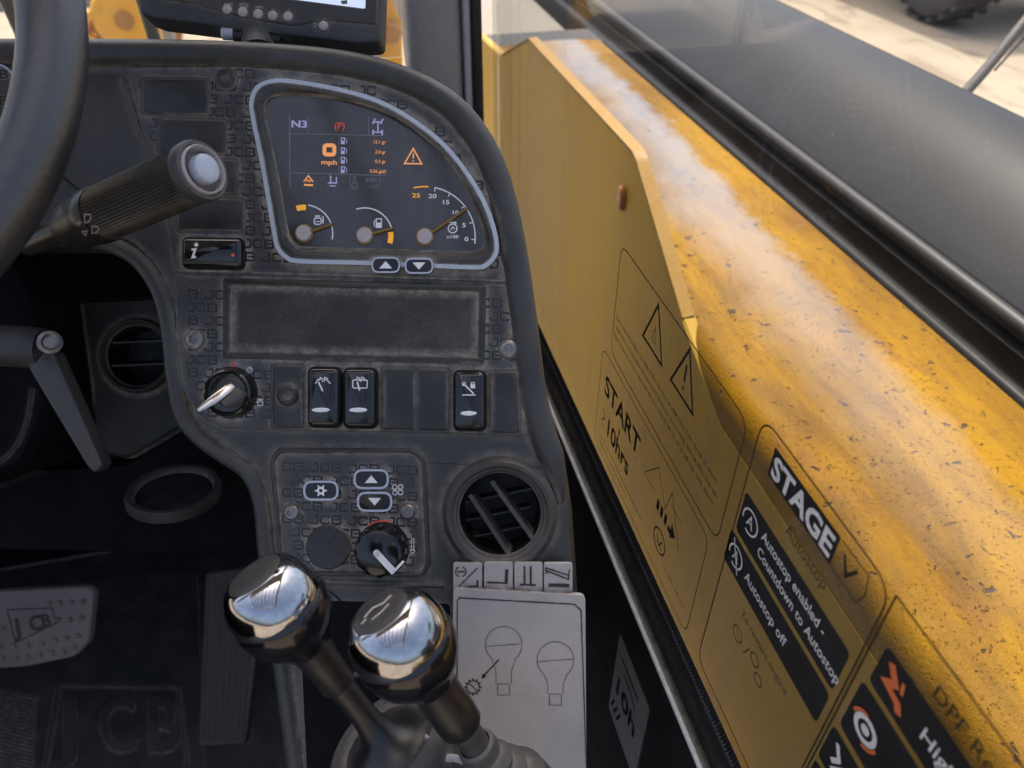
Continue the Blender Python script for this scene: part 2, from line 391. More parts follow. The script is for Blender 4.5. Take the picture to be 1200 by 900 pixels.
def boxm(name, lo, hi, mat, parent, b=.004, th=None, **kw):
    bm = bmesh.new(); bmesh.ops.create_cube(bm, size=1)
    lo, hi = Vector(lo), Vector(hi); c, s = (lo+hi)/2, hi-lo
    for v in bm.verts: v.co = Vector((v.co.x*s.x, v.co.y*s.y, v.co.z*s.z))+c
    if b: bmesh.ops.bevel(bm, geom=bm.edges[:], offset=b, segments=3, affect='EDGES', profile=.5)
    V = [v.co.copy() for v in bm.verts]; Fc = [tuple(v.index for v in f.verts) for f in bm.faces]; bm.free()
    if th: V = [th.l(v) for v in V]
    return mk(name, V, Fc, mat, parent, **kw)
def ribbon(pts, w, closed=False):
    V, Fc = [], []; n = len(pts)
    for i in range(n):
        p = Vector(pts[i])
        a = (p-Vector(pts[i-1])) if (closed or i > 0) else None; b = (Vector(pts[(i+1) % n])-p) if (closed or i < n-1) else None
        if a is None or a.length < 1e-9: a = b
        if b is None or b.length < 1e-9: b = a
        a = a.normalized(); b = b.normalized(); na, nb = Vector((-a.y, a.x)), Vector((-b.y, b.x))
        nn = na+nb; nn = na if nn.length < 1e-6 else nn.normalized(); d = w/2/max(.4, nn.dot(na))
        V += [tuple(p+nn*d), tuple(p-nn*d)]
    for i in range(n if closed else n-1): a, b = 2*i, 2*((i+1) % n); Fc.append((a, a+1, b+1, b))
    return V, Fc
def icon(name, mat, mp, parent, strokes=(), fills=(), **kw):
    V, Fc = [], []
    for st in strokes:
        v, f = ribbon(st[0], st[1], len(st) > 2 and st[2]); o = len(V); V += v; Fc += [tuple(q+o for q in g) for g in f]
    for pl in fills:
        o = len(V); V += list(pl); Fc.append(tuple(range(o, o+len(pl))))
    return mk(name, [mp(*v) for v in V], Fc, mat, parent, smooth=False, **kw)
TC = {}
def glyphs(s, bold=0.):
    key = (s, bold)
    if key not in TC:
        cu = bpy.data.curves.new('t', 'FONT'); cu.body = s; cu.size = 1; cu.resolution_u = 3; cu.offset = bold
        ob = bpy.data.objects.new('t', cu); COL.objects.link(ob)
        me = ob.evaluated_get(bpy.context.evaluated_depsgraph_get()).to_mesh()
        V = [(v.co.x, v.co.y) for v in me.vertices]; Fc = [tuple(p.vertices) for p in me.polygons]
        bpy.data.objects.remove(ob); bpy.data.curves.remove(cu)
        TC[key] = (V, Fc, max([v[0] for v in V] or [0]))
    return TC[key]
def text(name, mat, mp, parent, items, **kw):
    """items: (string, x, y, height, xscale, align, bold, angle, ydir) joined as one lettering mesh"""
    V, Fc = [], []
    for it in items:
        s, x, y, h = it[:4]; xs = it[4] if len(it) > 4 else 1; al = it[5] if len(it) > 5 else 'l'
        bo = it[6] if len(it) > 6 else 0; an = it[7] if len(it) > 7 else 0; yd = it[8] if len(it) > 8 else -1
        v, f, wid = glyphs(s, bo); sz = h/.70; dx = {'l': 0, 'c': -wid/2, 'r': -wid}[al]; ca, sa = math.cos(RAD(an)), math.sin(RAD(an))
        o = len(V)
        for a, b in v:
            X, Y = (a+dx)*sz*xs, b*sz; V.append((x+X*ca-Y*sa, y+yd*(X*sa+Y*ca)))
        Fc += [tuple(q+o for q in g) for g in f]
    return mk(name, [mp(*v) for v in V], Fc, mat, parent, smooth=False, **kw)
def inside(p, poly):
    r = False; x, y = p
    for i in range(len(poly)):
        (x0, y0), (x1, y1) = poly[i-1], poly[i]
        if (y0 > y) != (y1 > y) and x < (x1-x0)*(y-y0)/(y1-y0)+x0: r = not r
    return r
c1 = lambda x, y: (x/4, y/4)
c2 = lambda x, y: (280+.3*x, 60+.3*y)
c3 = lambda x, y: (x/4, 150+y/4)
c4 = lambda x, y: (200+.3667*x, 300+.3667*y)
c5 = lambda x, y: (.311*x, 360+.311*y)
c6 = lambda x, y: (300+x/3, 500+y/3)
c7 = lambda x, y: (240+.311*x, 620+.311*y)
c8 = lambda x, y: (500+.289*x, 640+.289*y)
cf = lambda x, y: (330+x*.11667, 130+y*.11667)
cg = lambda x, y: (330+x*.21667, 225+y*.21667)
cb = lambda x, y: (.289*x, 640+.289*y)
def S(c, pts): return [c(*p) for p in pts]
#==BUILD==
# ================================================================= the setting
def quad(name, pts, mat, parent=None, **kw): return mk(name, pts, [tuple(range(len(pts)))], mat, parent, smooth=False, **kw)
g = quad('ground', [(-300, -100, 0), (300, -100, 0), (300, 500, 0), (-300, 500, 0)], M_GROUND, kind='structure')
H = EYE.z
# ================================================================= cab shell
cab = Thing('telehandler_cab', 'grey framed machine cab with pillar, unseen shading roof and dark footwell around the console', 'cab', world=(-.3, .4, H-1.10))
def cbox(name, lo, hi, mat, b=.004, **kw):
    return boxm(name, Vector(lo)+Vector((0, 0, H)), Vector(hi)+Vector((0, 0, H)), mat, cab.e, b, th=cab, **kw)
cbox('unseen_roof_shade', (-1.0, .47, .46), (.235, 1.02, .52), M_ROOF_SHADE, .02)  # unseen slab, sized so the sun stays off the console
for i in range(8):
    cbox('roof_bar', (-.88+i*.15, -.75, .47), (-.86+i*.15, .468, .50), M_SEAL, .004)
cbox('roof_rail', (.19, -.8, .46), (.235, .468, .52), M_PILLAR, .01)
cbox('roof_rear_beam', (-1.0, -.85, .46), (.235, -.8, .52), M_PILLAR, .01)
V_ = [cab.l((x, y, H+z)) for x in (-.94, .075) for y, z in ((.64, -.225), (.98, -.305), (.98, -.325), (.64, -.245))]
mk('dash_sun_baffle', V_, [(0, 1, 2, 3), (4, 5, 6, 7), (0, 1, 5, 4), (1, 2, 6, 5), (2, 3, 7, 6), (3, 0, 4, 7)], M_DARK, cab.e, smooth=False)  # unseen, added to keep sunlight out of the footwell
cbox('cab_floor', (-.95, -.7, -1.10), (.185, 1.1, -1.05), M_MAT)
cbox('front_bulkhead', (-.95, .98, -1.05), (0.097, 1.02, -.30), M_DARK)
cbox('added_footwell_shade_panel', (-.95, -.7, -1.05), (-.90, .98, -.45), M_DARK)  # out of view, put in to keep the footwell dark
cbox('lower_side_panel', (.186, -.5, -1.05), (.1985, .962, -.553), M_TRIM)
tube('panel_bead', [cab.l((.186, y, H-.550)) for y in (-.4, .2, .96)], .0022, M_BEAD, cab.e, 10)
pl = cbox('windscreen_pillar', (0.099, .97, -1.05), (0.165, 1.05, .46), M_PILLAR, .014)
boxm('pillar_edge_strip', (0.166, .968, H-1.05), (0.175, 1.04, H+.46), M_PILLARL, pl, .003, th=cab)
boxm('pillar_seal', (0.175, .964, H-1.05), (0.188, 1.03, H+.46), M_SEAL, pl, .003, th=cab)
cbox('windscreen_glass', (-.95, 1.060, -.30), (0.097, 1.065, .46), M_GLASSF, 0)
for (xa, xb, tilt) in ((-.345, -.325, .06), (-.205, -.190, .02)):
    p0, p1 = Vector((xa, 1.12, -.5)), Vector((xa-tilt, 1.12, .42))
    tube('guard_bar', [cab.l(p0+Vector((0, 0, H))), cab.l(p1+Vector((0, 0, H)))], .008, M_SEAL, cab.e, 10)
st = Thing('decal_reflection', 'flat grey lettered patch painting the START decal reflection on the black panel under the window', 'painted reflection', world=(.185, .33, H-.68))  # mirror image of the START decal, built as a flat grey patch
def wmap(th, X):
    o = th.M.translation
    return lambda u, v: Vector((X-o.x, -u-o.y, v+H-o.z))
sp_ = rpoly([(-.366, -.610), (-.292, -.610), (-.292, -.741), (-.366, -.741)], .006)
icon('reflection_patch', M_REFLECT, wmap(st, .1852), st.e, fills=[sp_])
mp = wmap(st, .1848)
text('lettering', M_DECAL, mp, st.e, [('10h', -.362, -.690, .026, 1.0, 'l', .02, 0, 1), ('///', -.362, -.725, .018, 1.1, 'l', .02, 0, 1)])
icon('symbol', M_DECAL, mp, st.e, [([(-.355, -.632), (-.312, -.632)], .003), ([(-.345, -.645), (-.325, -.645), (-.315, -.655)], .002)])
# ================================================================= side window with its decals
win = Thing('side_window', 'dusty side window pane covered with clear printed decals beside the console', 'window', world=(.2, .35, H-.55))
boxm('glass_pane', (.2, -.42, H-.535), (.205, .963, H+.43), M_GLASS, win.e, 0, th=win)
boxm('rubber_seal', (.1935, -.42, H-.552), (.1998, 1.0, H-.513), M_SEAL, win.e, .002, th=win)
V, Fc = [], []
for i in range(330):                                   # fine ribs of the seal
    y = -.1+i*.0027; a = len(V)
    for (dy, z, x) in ((0, -.514, .1995), (.0016, -.514, .1995), (.0034, -.507, .1978), (.0022, -.507, .1978)): V.append(win.l((x, y+dy, H+z)))
    for (dy, z, x) in ((0, -.516, .1930), (.0016, -.516, .1930)): V.append(win.l((x, y+dy, H+z)))
    Fc += [(a, a+1, a+2, a+3), (a+4, a+5, a+2, a+3), (a, a+4, a+3), (a+1, a+5, a+2)]
mk('seal_ribs', V, Fc, M_SEAL, win.e, smooth=False, kind='stuff')
WX = .1994
def decal(name, rect, r, label, col=M_DECALT, lw=.0011, film=None):
    u0, u1, v0, v1 = rect; pl = rpoly([(u0, v1), (u1, v1), (u1, v0), (u0, v0)], r, 6)
    ob = icon(name, col, wmap(win, WX), win.e, [(pl, lw, True)], label=label)
    if film: icon('clear_film', film, wmap(win, .1997), ob, fills=[inset(pl, lw*.6)])
    return ob
mw = wmap(win, WX); mw2 = wmap(win, WX-.0003); mw3 = wmap(win, WX-.0006)
# warning decal
wd = decal('warning_decal', (-.489, -.280, -.386, -.284), .012, 'clear warning decal with two triangles and rows of small print')
tri1 = [(-.4085, -.291), (-.394, -.328), (-.432, -.330)]; tri2 = [(-.355, -.289), (-.341, -.327), (-.378, -.329)]
def wtri(cx): return [(cx, -.2895), (cx+.0185, -.3285), (cx-.0185, -.3285)]
icon('warning_triangle', M_DECAL, mw, wd, [(wtri(-.4115), .0024, True), ([(-.4135, -.312), (-.4085, -.312), (-.408, -.321), (-.414, -.321)], .0008, True), ([(-.411, -.307), (-.411, -.312)], .001)])
icon('warning_triangle', M_DECAL, mw, wd, [(wtri(-.358), .0024, True), ([(-.358, -.302), (-.358, -.316)], .0026)], [circ(-.358, -.321, .0016, 10)])
def fineprint(par, rows, h=.0042):          # print too small to read in the photograph: letter-sized ticks in word groups
    st_ = []
    for u0, u1, v in rows:
        u = u0
        while u < u1:
            for k in range(random.randint(2, 7)):
                hh2 = h*random.uniform(.62, 1); st_.append(([(u, v), (u+random.uniform(-.0004, .0006), v+hh2)], .0007))
                if random.random() < .5: st_.append(([(u+.0006, v+hh2*random.choice((.1, .5, .95))), (u+.0014, v+hh2*random.choice((.1, .5, .95)))], .0006))
                u += .0021
            u += .0022
    icon('small_print', M_DECALT, mw, par, st_)
fineprint(wd, [(-.484, -.300, -.349), (-.484, -.292, -.358), (-.484, -.305, -.367)])
# START decal
sd_ = decal('start_decal', (-.508, -.289, -.502, -.394), .012, 'clear decal printed START and 10hrs with an arrow', lw=.0009)
text('lettering', M_DECAL, mw, sd_, [('START', -.495, -.434, .0205, 1.0, 'l', .022, 0, 1), ('10hrs', -.483, -.471, .0195, .93, 'l', .022, 0, 1)])
icon('symbol', M_DECAL, mw, sd_, [([(-.494, -.452), (-.487, -.459), (-.494, -.466)], .0014), ([(-.494, -.470), (-.487, -.470)], .0014), ([(-.452, -.4405), (-.452, -.449)], .0026),
     (circ(-.352, -.470, .011, 20), .0016, True), ([(-.357, -.466), (-.352, -.475), (-.347, -.466)], .0014), ([(-.359, -.474), (-.345, -.474)], .0012)],
     [[(-.366+i*.0075, -.436), (-.3615+i*.0075, -.436), (-.3615+i*.0075, -.4465), (-.366+i*.0075, -.4465)] for i in range(3)] +
     [[(-.3435, -.441), (-.3385, -.441), (-.3385, -.433), (-.330, -.4415), (-.3385, -.450), (-.3385, -.4465), (-.3435, -.4465)]])
icon('line_drawing', M_DECALT, mw, sd_, [([(-.392, -.433), (-.372, -.409), (-.352, -.433)], .0009), ([(-.352, -.433), (-.346, -.409), (-.322, -.446)], .0009), ([(-.345, -.42), (-.325, -.42)], .0008), ([(-.395, -.436), (-.375, -.436)], .0008)])
fineprint(sd_, [(-.495, -.390, -.486), (-.495, -.420, -.494), (-.338, -.300, -.485)], .0036)
# STAGE V decal
sg = decal('stage_decal', (-.268, -.1545, -.500, -.269), .014, 'clear decal headed STAGE V with black autostop bars', film=M_FILM, lw=.0012)
def bar(par, u0, u1, v0, v1, r=.004, nm='black_bar'): return icon(nm, M_DECAL, mw, par, fills=[rpoly([(u0, v1), (u1, v1), (u1, v0), (u0, v0)], r)])
bar(sg, -.252, -.190, -.2965, -.2765, .0006, 'banner')
text('banner_lettering', M_DWHITE, mw2, sg, [('STAGE', -.2495, -.2935, .0138, .98, 'l', .03, 0, 1)])
icon('banner_outline', M_DECALT, mw, sg, [([(-.189, -.2768), (-.168, -.2768), (-.1655, -.2865), (-.168, -.2963), (-.189, -.2963)], .0008)])
text('numeral', M_DECAL, mw, sg, [('V', -.1855, -.2925, .0115, 1.25, 'l', 0, 0, 1)])
text('grey_lettering', M_DECALT, mw, sg, [('Autostop', -.2255, -.3135, .0080, .88, 'l', 0, 0, 1), ('To restart engine', -.2385, -.405, .0062, .88, 'l', 0, 0, 1)])
bar(sg, -.2655, -.159, -.3565, -.3235); bar(sg, -.2695, -.159, -.3885, -.3605)
def autosym(u, v, r, slash):
    s = [(circ(u, v, r, 20, -200, 110), .0013)]
    s += [([(u-.003, v-.004), (u, v+.004), (u+.003, v-.004)], .0012), ([(u-.002, v-.001), (u+.002, v-.001)], .0010)]
    if slash: s.append(([(u-.006, v+.011), (u+.006, v-.011)], .0010))
    return s
icon('white_symbol', M_DWHITE, mw2, sg, autosym(-.254, -.338, .0082, False)+autosym(-.258, -.3735, .0078, True))
text('white_lettering', M_DWHITE, mw2, sg, [('Autostop enabled -', -.2410, -.3365, .0072, .80, 'l', .010, 0, 1), ('Countdown to Autostop', -.2410, -.3495, .0072, .80, 'l', .010, 0, 1), ('Autostop off', -.2450, -.3775, .0075, .86, 'l', .010, 0, 1)])
icon('thin_symbol', M_DECALT, mw, sg, [(circ(-.236, -.4225, .0055, 16), .0010, True), ([(-.239, -.420), (-.233, -.425)], .0008), ([(-.226, -.428), (-.222, -.417)], .0008), (circ(-.215, -.418, .0045, 14), .0010, True), (circ(-.207, -.427, .0042, 14), .0010, True)])
sg.data.update()
# the next decal along the pane
nd = decal('indicator_decal', (-.152, .05, -.500, -.269), [.001, .01, .01, .001], 'clear decal with black bars and orange warning symbols', film=M_FILM, lw=.0012)
bar(nd, -.1450, .03, -.3225, -.2945); bar(nd, -.1475, .03, -.3670, -.3265); bar(nd, -.1500, .03, -.404, -.372); bar(nd, -.1500, .03, -.44, -.408)
icon('orange_symbol', M_DRED, mw2, nd, [([(-.139, -.299), (-.133, -.306), (-.137, -.311), (-.128, -.313), (-.1255, -.3175)], .0042), ([(-.1300, -.3005), (-.1285, -.3070)], .002)])
icon('round_symbol', M_DWHITE, mw2, nd, [(circ(-.1345, -.348, .0068, 18), .0030, True)], [circ(-.1345, -.348, .003, 10)])
icon('round_symbol_arc', M_DRED, mw3, nd, [(circ(-.1345, -.348, .0096, 10, 10, 80), .0018), (circ(-.1345, -.348, .0096, 10, 190, 260), .0018)])
icon('white_symbol', M_DWHITE, mw2, nd, [([(-.143, -.378), (-.138, -.386), (-.142, -.393)], .003), ([(-.140, -.398), (-.133, -.386)], .0025)])
text('white_lettering', M_DWHITE, mw2, nd, [('High e', -.114, -.3125, .0080, 1, 'l', .01, 0, 1), ('Au', -.117, -.352, .0085, 1, 'l', .01, 0, 1)])
text('grey_lettering', M_DECALT, mw, nd, [('DPF Re', -.119, -.2885, .0080, .95, 'l', .01, 0, 1)])
# ================================================================= boom
bo = Thing('boom', 'weathered yellow lifting boom with rusty dusty top beyond the window', 'boom', world=(.58, .8, H-1.2))
def prof_extrude(name, prof, y0, y1, mat, th, parent=None, ny=1, **kw):
    V, Fc = [], []; n = len(prof)
    for j in range(ny+1):
        y = y0+(y1-y0)*j/ny
        for x, z in prof: V.append(th.l((x, y, H+z)))
    for j in range(ny):
        for i in range(n): a, b = j*n+i, j*n+(i+1) % n; Fc.append((a, b, b+n, a+n))
    Fc += [tuple(range(n)), tuple(range(ny*n, (ny+1)*n))]
    return mk(name, V, Fc, mat, parent or th.e, **kw)
bp = sample([(.3945, -.600), (.3948, -.578), (.4000, -.562), (.4130, -.5505), (.4350, -.5455)], n=5)+sample([(.48, -.5425), (.55, -.5405), (.62, -.5415), (.672, -.5455), (.694, -.5525), (.703, -.570)], n=4)+[(.703, -1.1), (.3945, -1.1)]
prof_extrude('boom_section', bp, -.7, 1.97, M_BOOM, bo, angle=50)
prof_extrude('boom_end_collar', [(.400, -.552), (.699, -.552), (.699, -1.09), (.400, -1.09)], 1.971, 2.10, M_SEAL, bo)
prof_extrude('inner_boom_section', sample([(.415, -.63), (.425, -.590), (.45, -.580), (.64, -.580), (.675, -.590), (.685, -.63)], n=3)+[(.685, -1.05), (.415, -1.05)], 2.101, 5.5, M_INNER, bo)
yz = rpoly([(-.7, -.610), (.600, -.608), (.742, -.546), (.951, -.416), (1.549, -.420), (1.80, -.52), (3.40, -.66), (3.40, -1.5), (-.7, -1.5)], [0, .05, .03, .06, .05, .05, 0, 0, 0], 6)
def yzplate(name, poly, x0, x1, b, mat, th, parent=None, **kw):
    V, Fc = [], []; n = len(poly); rings = ((0, x1), (0, x0+b), (b, x0))
    for off, x in rings:
        for y, z in (inset(poly, off) if off else poly): V.append(th.l((x, y, H+z)))
    for r in range(2):
        for i in range(n): a, bb = r*n+i, r*n+(i+1) % n; Fc.append((a, bb, bb+n, a+n))
    Fc += [tuple(range(n)), tuple(range(2*n, 3*n))]
    return mk(name, V, Fc, mat, parent or th.e, **kw)
yzplate('side_plate', yz, .394, .4115, .003, M_SIDE, bo)
top = yz[1:-3]; V, Fc = [], []
tp = [q for q in yz if q[1] > -.585 and q[0] > .66 and q[0] < 3.2]; m_ = len(tp)
for y, z in tp:
    sink = max(0, min(1, (-.535-z)/.045))*(1 if y < .9 else 0)*.0065
    for x, dz in ((.3925+sink, .0005), (.3925+sink, .0030-sink), (.4100, .0045-sink), (.4100, .0005-sink)): V.append(bo.l((x, y, H+z+dz)))
for i in range(m_-1):
    for j in range(4): a, b = i*4+j, i*4+(j+1) % 4; Fc.append((a, b, b+4, a+4))
mk('plate_edge', V, Fc, M_STRIP, bo.e)
ms = onX(729, 232, .392)-EYE
yzplate('amber_marker', circ(ms.y, ms.z, .011, 20, ry=.019), .386, .3935, .003, M_AMBERLENS, bo)
# ================================================================= engine cover
bn = Thing('engine_cover', 'rounded dusty black engine cover standing beyond the yellow boom', 'engine cover', world=(1.1, .9, H-1.3))
ep = sample([(.868, -.578), (.89, -.557), (.93, -.523), (.97, -.494), (1.01, -.472), (1.05, -.458), (1.085, -.452), (1.12, -.458), (1.19, -.495), (1.26, -.58), (1.30, -.75)], n=5)+[(1.30, -1.3), (.868, -1.3)]
prof_extrude('cover_shell', ep, -.7, 5, M_BONNET, bn, angle=60)
tube('edge_roll', [bn.l((.862, y, H-.590)) for y in (-.7, 1, 3, 5)], .0135, M_RAIL, bn.e, 20)
prof_extrude('side_skirt', sample([(.846, -.614), (.8515, -.622), (.8515, -.652), (.838, -.662), (.832, -.70)], n=3)+[(.83, -1.2), (.866, -1.2), (.866, -.612)], -.7, 5, M_RAIL, bn)
rod = Thing('mirror_arm', 'thin brown metal mirror arm rising from the black engine cover', 'mirror arm', world=onZ(1135, 105, -.485))
tube('arm_tube', [rod.l(p) for p in sample([tuple(onZ(1128, 112, -.50)), tuple(at(1158, 78, 1.55)), tuple(at(1200, 26, 1.62)), tuple(at(1260, -45, 1.7))], n=4)], .0105, M_ROD, rod.e, 12)
tube('arm_wire', [rod.l(p) for p in (at(1166, 82, 1.56), at(1200, 45, 1.62), at(1262, -30, 1.7))], .0025, M_ROD, rod.e, 8)
# ================================================================= machines out in the yard
def wheel(th, c, R, wdt, parent, rimmat):
    c = Vector(c); ax = Vector((1, 0, 0))
    ty = lathe('tyre', [(R*.55, -wdt*.42), (R*.8, -wdt*.5), (R*.95, -wdt*.44), (R, -wdt*.3), (R, wdt*.3), (R*.95, wdt*.44), (R*.8, wdt*.5), (R*.55, wdt*.42)], th.l(c), ax, M_TYRE, parent, 40)
    V, Fc = [], []
    for i in range(22):
        for s in (-1, 1):
            a0 = 2*math.pi*(i+(.5 if s > 0 else 0))/22; b = len(V)
            for (da, x) in ((0, 0.02), (.09, 0.02), (.24, wdt*.46), (.14, wdt*.46)):
                for r in (R*.97, R*1.045):
                    V.append(th.l(c+Vector((s*x, r*math.cos(a0+da), r*math.sin(a0+da)))))
            Fc += [(b+1, b+3, b+5, b+7), (b, b+1, b+7, b+6), (b+2, b+3, b+1, b), (b+4, b+5, b+3, b+2), (b+6, b+7, b+5, b+4)]
    mk('tread_lugs', V, Fc, M_TYRE, ty, smooth=False, kind='stuff')
    lathe('rim', [(R*.56, -wdt*.40), (R*.50, -wdt*.43), (R*.45, -wdt*.25), (R*.2, -wdt*.2), (R*.12, -wdt*.3)], th.l(c), ax, rimmat, ty, 30)
far = Thing('parked_machine', 'dusty parked machine with big black tyres across the yard', 'machine', world=(7.2, 8.4, 0))
wheel(far, (6.47, 7.64, .66), .62, .5, far.e, M_FARGR)
wheel(far, (8.02, 7.64, .66), .62, .5, far.e, M_FARGR)
wheel(far, (6.57, 9.89, .66), .62, .5, far.e, M_FARGR)
boxm('chassis', (6.37, 7.09, .75), (8.07, 10.69, 1.4), M_FARGR, far.e, .08, th=far)
boxm('body', (6.07, 7.49, 1.4), (8.47, 10.49, 2.7), M_YEL, far.e, .15, th=far)
lo = Thing('yellow_loader', 'blurred yellow loader arms standing in the yard ahead of the cab', 'loader', world=(-1.4, 7.6, 0))
def facing(px, py, Y): return onY(px, py, Y)
def yplate(name, pxs, Y, th_, mat, parent, th):
    P = [onY(x, y, Y) for x, y in pxs]; n = len(P)
    V = [th.l(p) for p in P]+[th.l(p+Vector((0, th_, 0))) for p in P]
    Fc = [tuple(range(n)), tuple(range(n, 2*n))]+[(i, (i+1) % n, n+(i+1) % n, n+i) for i in range(n)]
    return mk(name, V, Fc, mat, parent)
yplate('arm_plate', [(86, 24), (118, 6), (120, 14), (104, 26), (102, 40), (125, 52), (80, 60)], 7.0, .12, M_YEL, lo.e, lo)
yplate('lower_arm', [(92, 30), (112, 16), (135, 26), (138, 90), (88, 90)], 7.15, .25, M_BROWN, lo.e, lo)
c = onY(146, 24, 7.0)
lathe('pivot_ring', [(.13, 0), (.23, 0), (.25, .03), (.25, .25), (.13, .25)], lo.l(c), (0, 1, 0), M_YEL, lo.e, 32)
lathe('pivot_disc', [(.13, .05), (.07, .03), (.07, -.02), (.0, -.02)], lo.l(c), (0, 1, 0), M_BROWN, lo.e, 24, cap1=False)
yplate('link_plate', [(135, -20), (170, -20), (188, 50), (190, 110), (150, 110)], 7.3, .2, M_YEL, lo.e, lo)
yplate('ram', [(180, -10), (190, -10), (204, 46), (200, 110), (192, 46)], 7.2, .12, M_FARGR, lo.e, lo)
yplate('hitch_plate', [(196, 24), (206, 22), (213, 42), (210, 110), (200, 110)], 7.4, .1, M_BROWN, lo.e, lo)
boxm('loader_body', (-3.6, 7.8, .5), (-1.35, 9.0, 1.7), M_FARGR, lo.e, .1, th=lo)
bk = Thing('yellow_attachment', 'blurred yellow implement seen between monitor and grey pillar', 'implement', world=(.25, 6.0, 0))
yplate('side_plate', [(380, 46), (440, 46), (452, -20), (470, -20), (472, 76), (470, 200), (384, 200)], 6.0, .3, M_YEL, bk.e, bk)
yplate('grey_frame', [(438, -20), (452, -20), (446, 60), (444, 200), (434, 200)], 5.9, .06, M_FARGR, bk.e, bk)
lathe('pin_boss', [(.06, 0), (.075, .02), (.075, .1)], bk.l(onY(460, 40, 5.93)), (0, 1, 0), M_BROWN, bk.e, 20)
# ================================================================= console
co = Thing('dashboard_console', 'dusty black moulded console with instrument cluster, switches and heater controls', 'console', 600, 450, .55)
KX = lambda w: (lambda x, y: co.k(x, y, w))
outer = [(-120, 46), (100, 47), (250, 50), (360, 56), (430, 66), (490, 84), (538, 111), (573, 150), (597, 200), (612, 260), (624, 330), (633, 400), (640, 460), (650, 505), (664, 545), (672, 600), (678, 690), (686, 820), (690, 960),
         (345, 960), (338, 880), (326, 790), (314, 700), (306, 640), (302, 600), (288, 565), (258, 545), (228, 522), (209, 490), (199, 440), (194, 390), (186, 345), (168, 312), (146, 290), (110, 277), (40, 272), (-120, 272)]
body = rpoly(outer, 8, 3)
shell = stack('console_shell', body, [(0, -.09), (0, -.014), (2.5, -.008), (7, -.003), (13, -.0006), (18, 0)], M_BODY, co, wr=0, angle=50, hole=circ(586, 601, 47.6, 48))
rimp = sample([(-110, 62), (100, 62), (250, 64), (355, 70), (425, 80), (482, 98), (527, 124), (559, 160), (581, 206), (596, 264), (608, 333), (617, 402), (625, 462), (636, 508), (650, 548), (657, 590)], n=6)
rr_ = [.0098]*(len(rimp)-9)+[.0098-.0009*i for i in range(9)]
tube('top_rim', [co.k(x, y, -.001, 0) for x, y in rimp], rr_, M_BODY, co.e, 20)
lipp = sample([(60, 279), (110, 282), (146, 294), (170, 314), (189, 347), (199, 392), (204, 440), (214, 488), (236, 515), (263, 534), (292, 556), (306, 592), (311, 640), (319, 702), (331, 792), (343, 882), (350, 955)], n=6)
tube('side_lip', [co.k(x, y, -.001, 0) for x, y in lipp], .0060, M_BODY, co.e, 16)
# fascias
up = rpoly([(147, 79), (300, 77), (420, 89), (478, 106), (525, 139), (558, 183), (580, 235), (594, 285), (602, 330), (204, 317), (196, 262), (182, 200), (165, 150)], [9, 30, 60, 60, 60, 60, 60, 40, 2, 2, 30, 20, 20], 6)
lw = rpoly([(205, 321), (603, 334), (611, 400), (619, 510), (262, 503), (232, 488), (214, 455), (206, 400)], [2, 2, 40, 6, 30, 25, 30, 30], 6)
fu = stack('cluster_fascia', up, [(0, -.001), (0, .0012), (1.6, .0022)], M_FASCIA, co)
fl = stack('switch_fascia', lw, [(0, -.001), (0, .0012), (1.6, .0022)], M_FASCIA, co)
tube('fascia_edge', [co.k(x, y, .0005) for x, y in sample([(143, 92), (149, 110), (163, 152), (178, 194), (184, 215)], n=4)], .0019, M_BODY, co.e, 8)
# printed pattern
GL = {'J': ([(4.5, 0), (9.2, 0), (9.2, 7.2), (7.6, 9), (1.6, 9), (0, 7.2), (0, 6)], 9.2), 'C': ([(10, 2.2), (8.6, 0), (1.6, 0), (0, 1.8), (0, 7.2), (1.6, 9), (8.6, 9), (10, 7)], 10), 'B': ([(0, 0), (8.5, 0), (9.6, 1.4), (9.6, 3.4), (8.8, 4.4), (9.8, 5.6), (9.8, 7.6), (8.6, 9), (0, 9)], 9.8)}
def pattern(parent, poly, w, x0=150, y0=78, dx=44.5, dy=15.3, ylim=700, skip=()):
    r = 0; y = y0; pin = inset(poly, 4)
    while y < ylim:
        x = x0-(r % 2)*22-88
        while x < 640:
            q = x; st_ = []
            for ch in 'JCB':
                pts, wd = GL[ch]; yy = y+q*.03-20; box = [(q, yy), (q+wd, yy), (q+wd, yy+9), (q, yy+9)]
                if all(inside(k, pin) for k in box) and not all(any(a < k[0] < c and b < k[1] < d for (a, b, c, d) in skip) for k in box):
                    st_.append(([(q+a, yy+b+a*.03) for a, b in pts], 2.5, ch == 'B'))
                    if ch == 'B': st_.append(([(q+2, yy+4.4), (q+8, yy+4.4)], 1.8))
                q += wd+3.4
            if st_: icon('printed_word', M_PRINT, KX(w), parent, st_)
            x += dx
        y += dy; r += 1
ring_o = [(291, 120), (298, 101), (316, 92), (340, 91.5), (400, 102), (448, 117), (490, 141), (526, 171), (556, 210), (575, 246), (585, 282), (583, 301), (569, 315), (550, 316.5), (430, 311.5), (352, 309.5), (334, 304.5), (322, 291), (317.5, 270), (304, 192), (293.5, 141)]
RO = sample(ring_o, True, 5)
holes_u = [(165, 90, 248, 136), (183, 136, 268, 182), (205, 180, 282, 230), (206, 230, 290, 272), (208, 272, 290, 318), (286, 85, 430, 320), (286, 85, 500, 325), (420, 150, 590, 330), (240, 80, 285, 110)]
pattern(fu, up, .00224, skip=[(165, 90, 248, 136), (183, 136, 268, 182), (203, 182, 282, 230), (205, 230, 288, 318), (312, 112, 440, 304), (400, 130, 510, 304), (480, 190, 560, 304)])
pattern(fl, lw, .00224, skip=[(260, 322, 572, 430), (315, 424, 620, 512)])
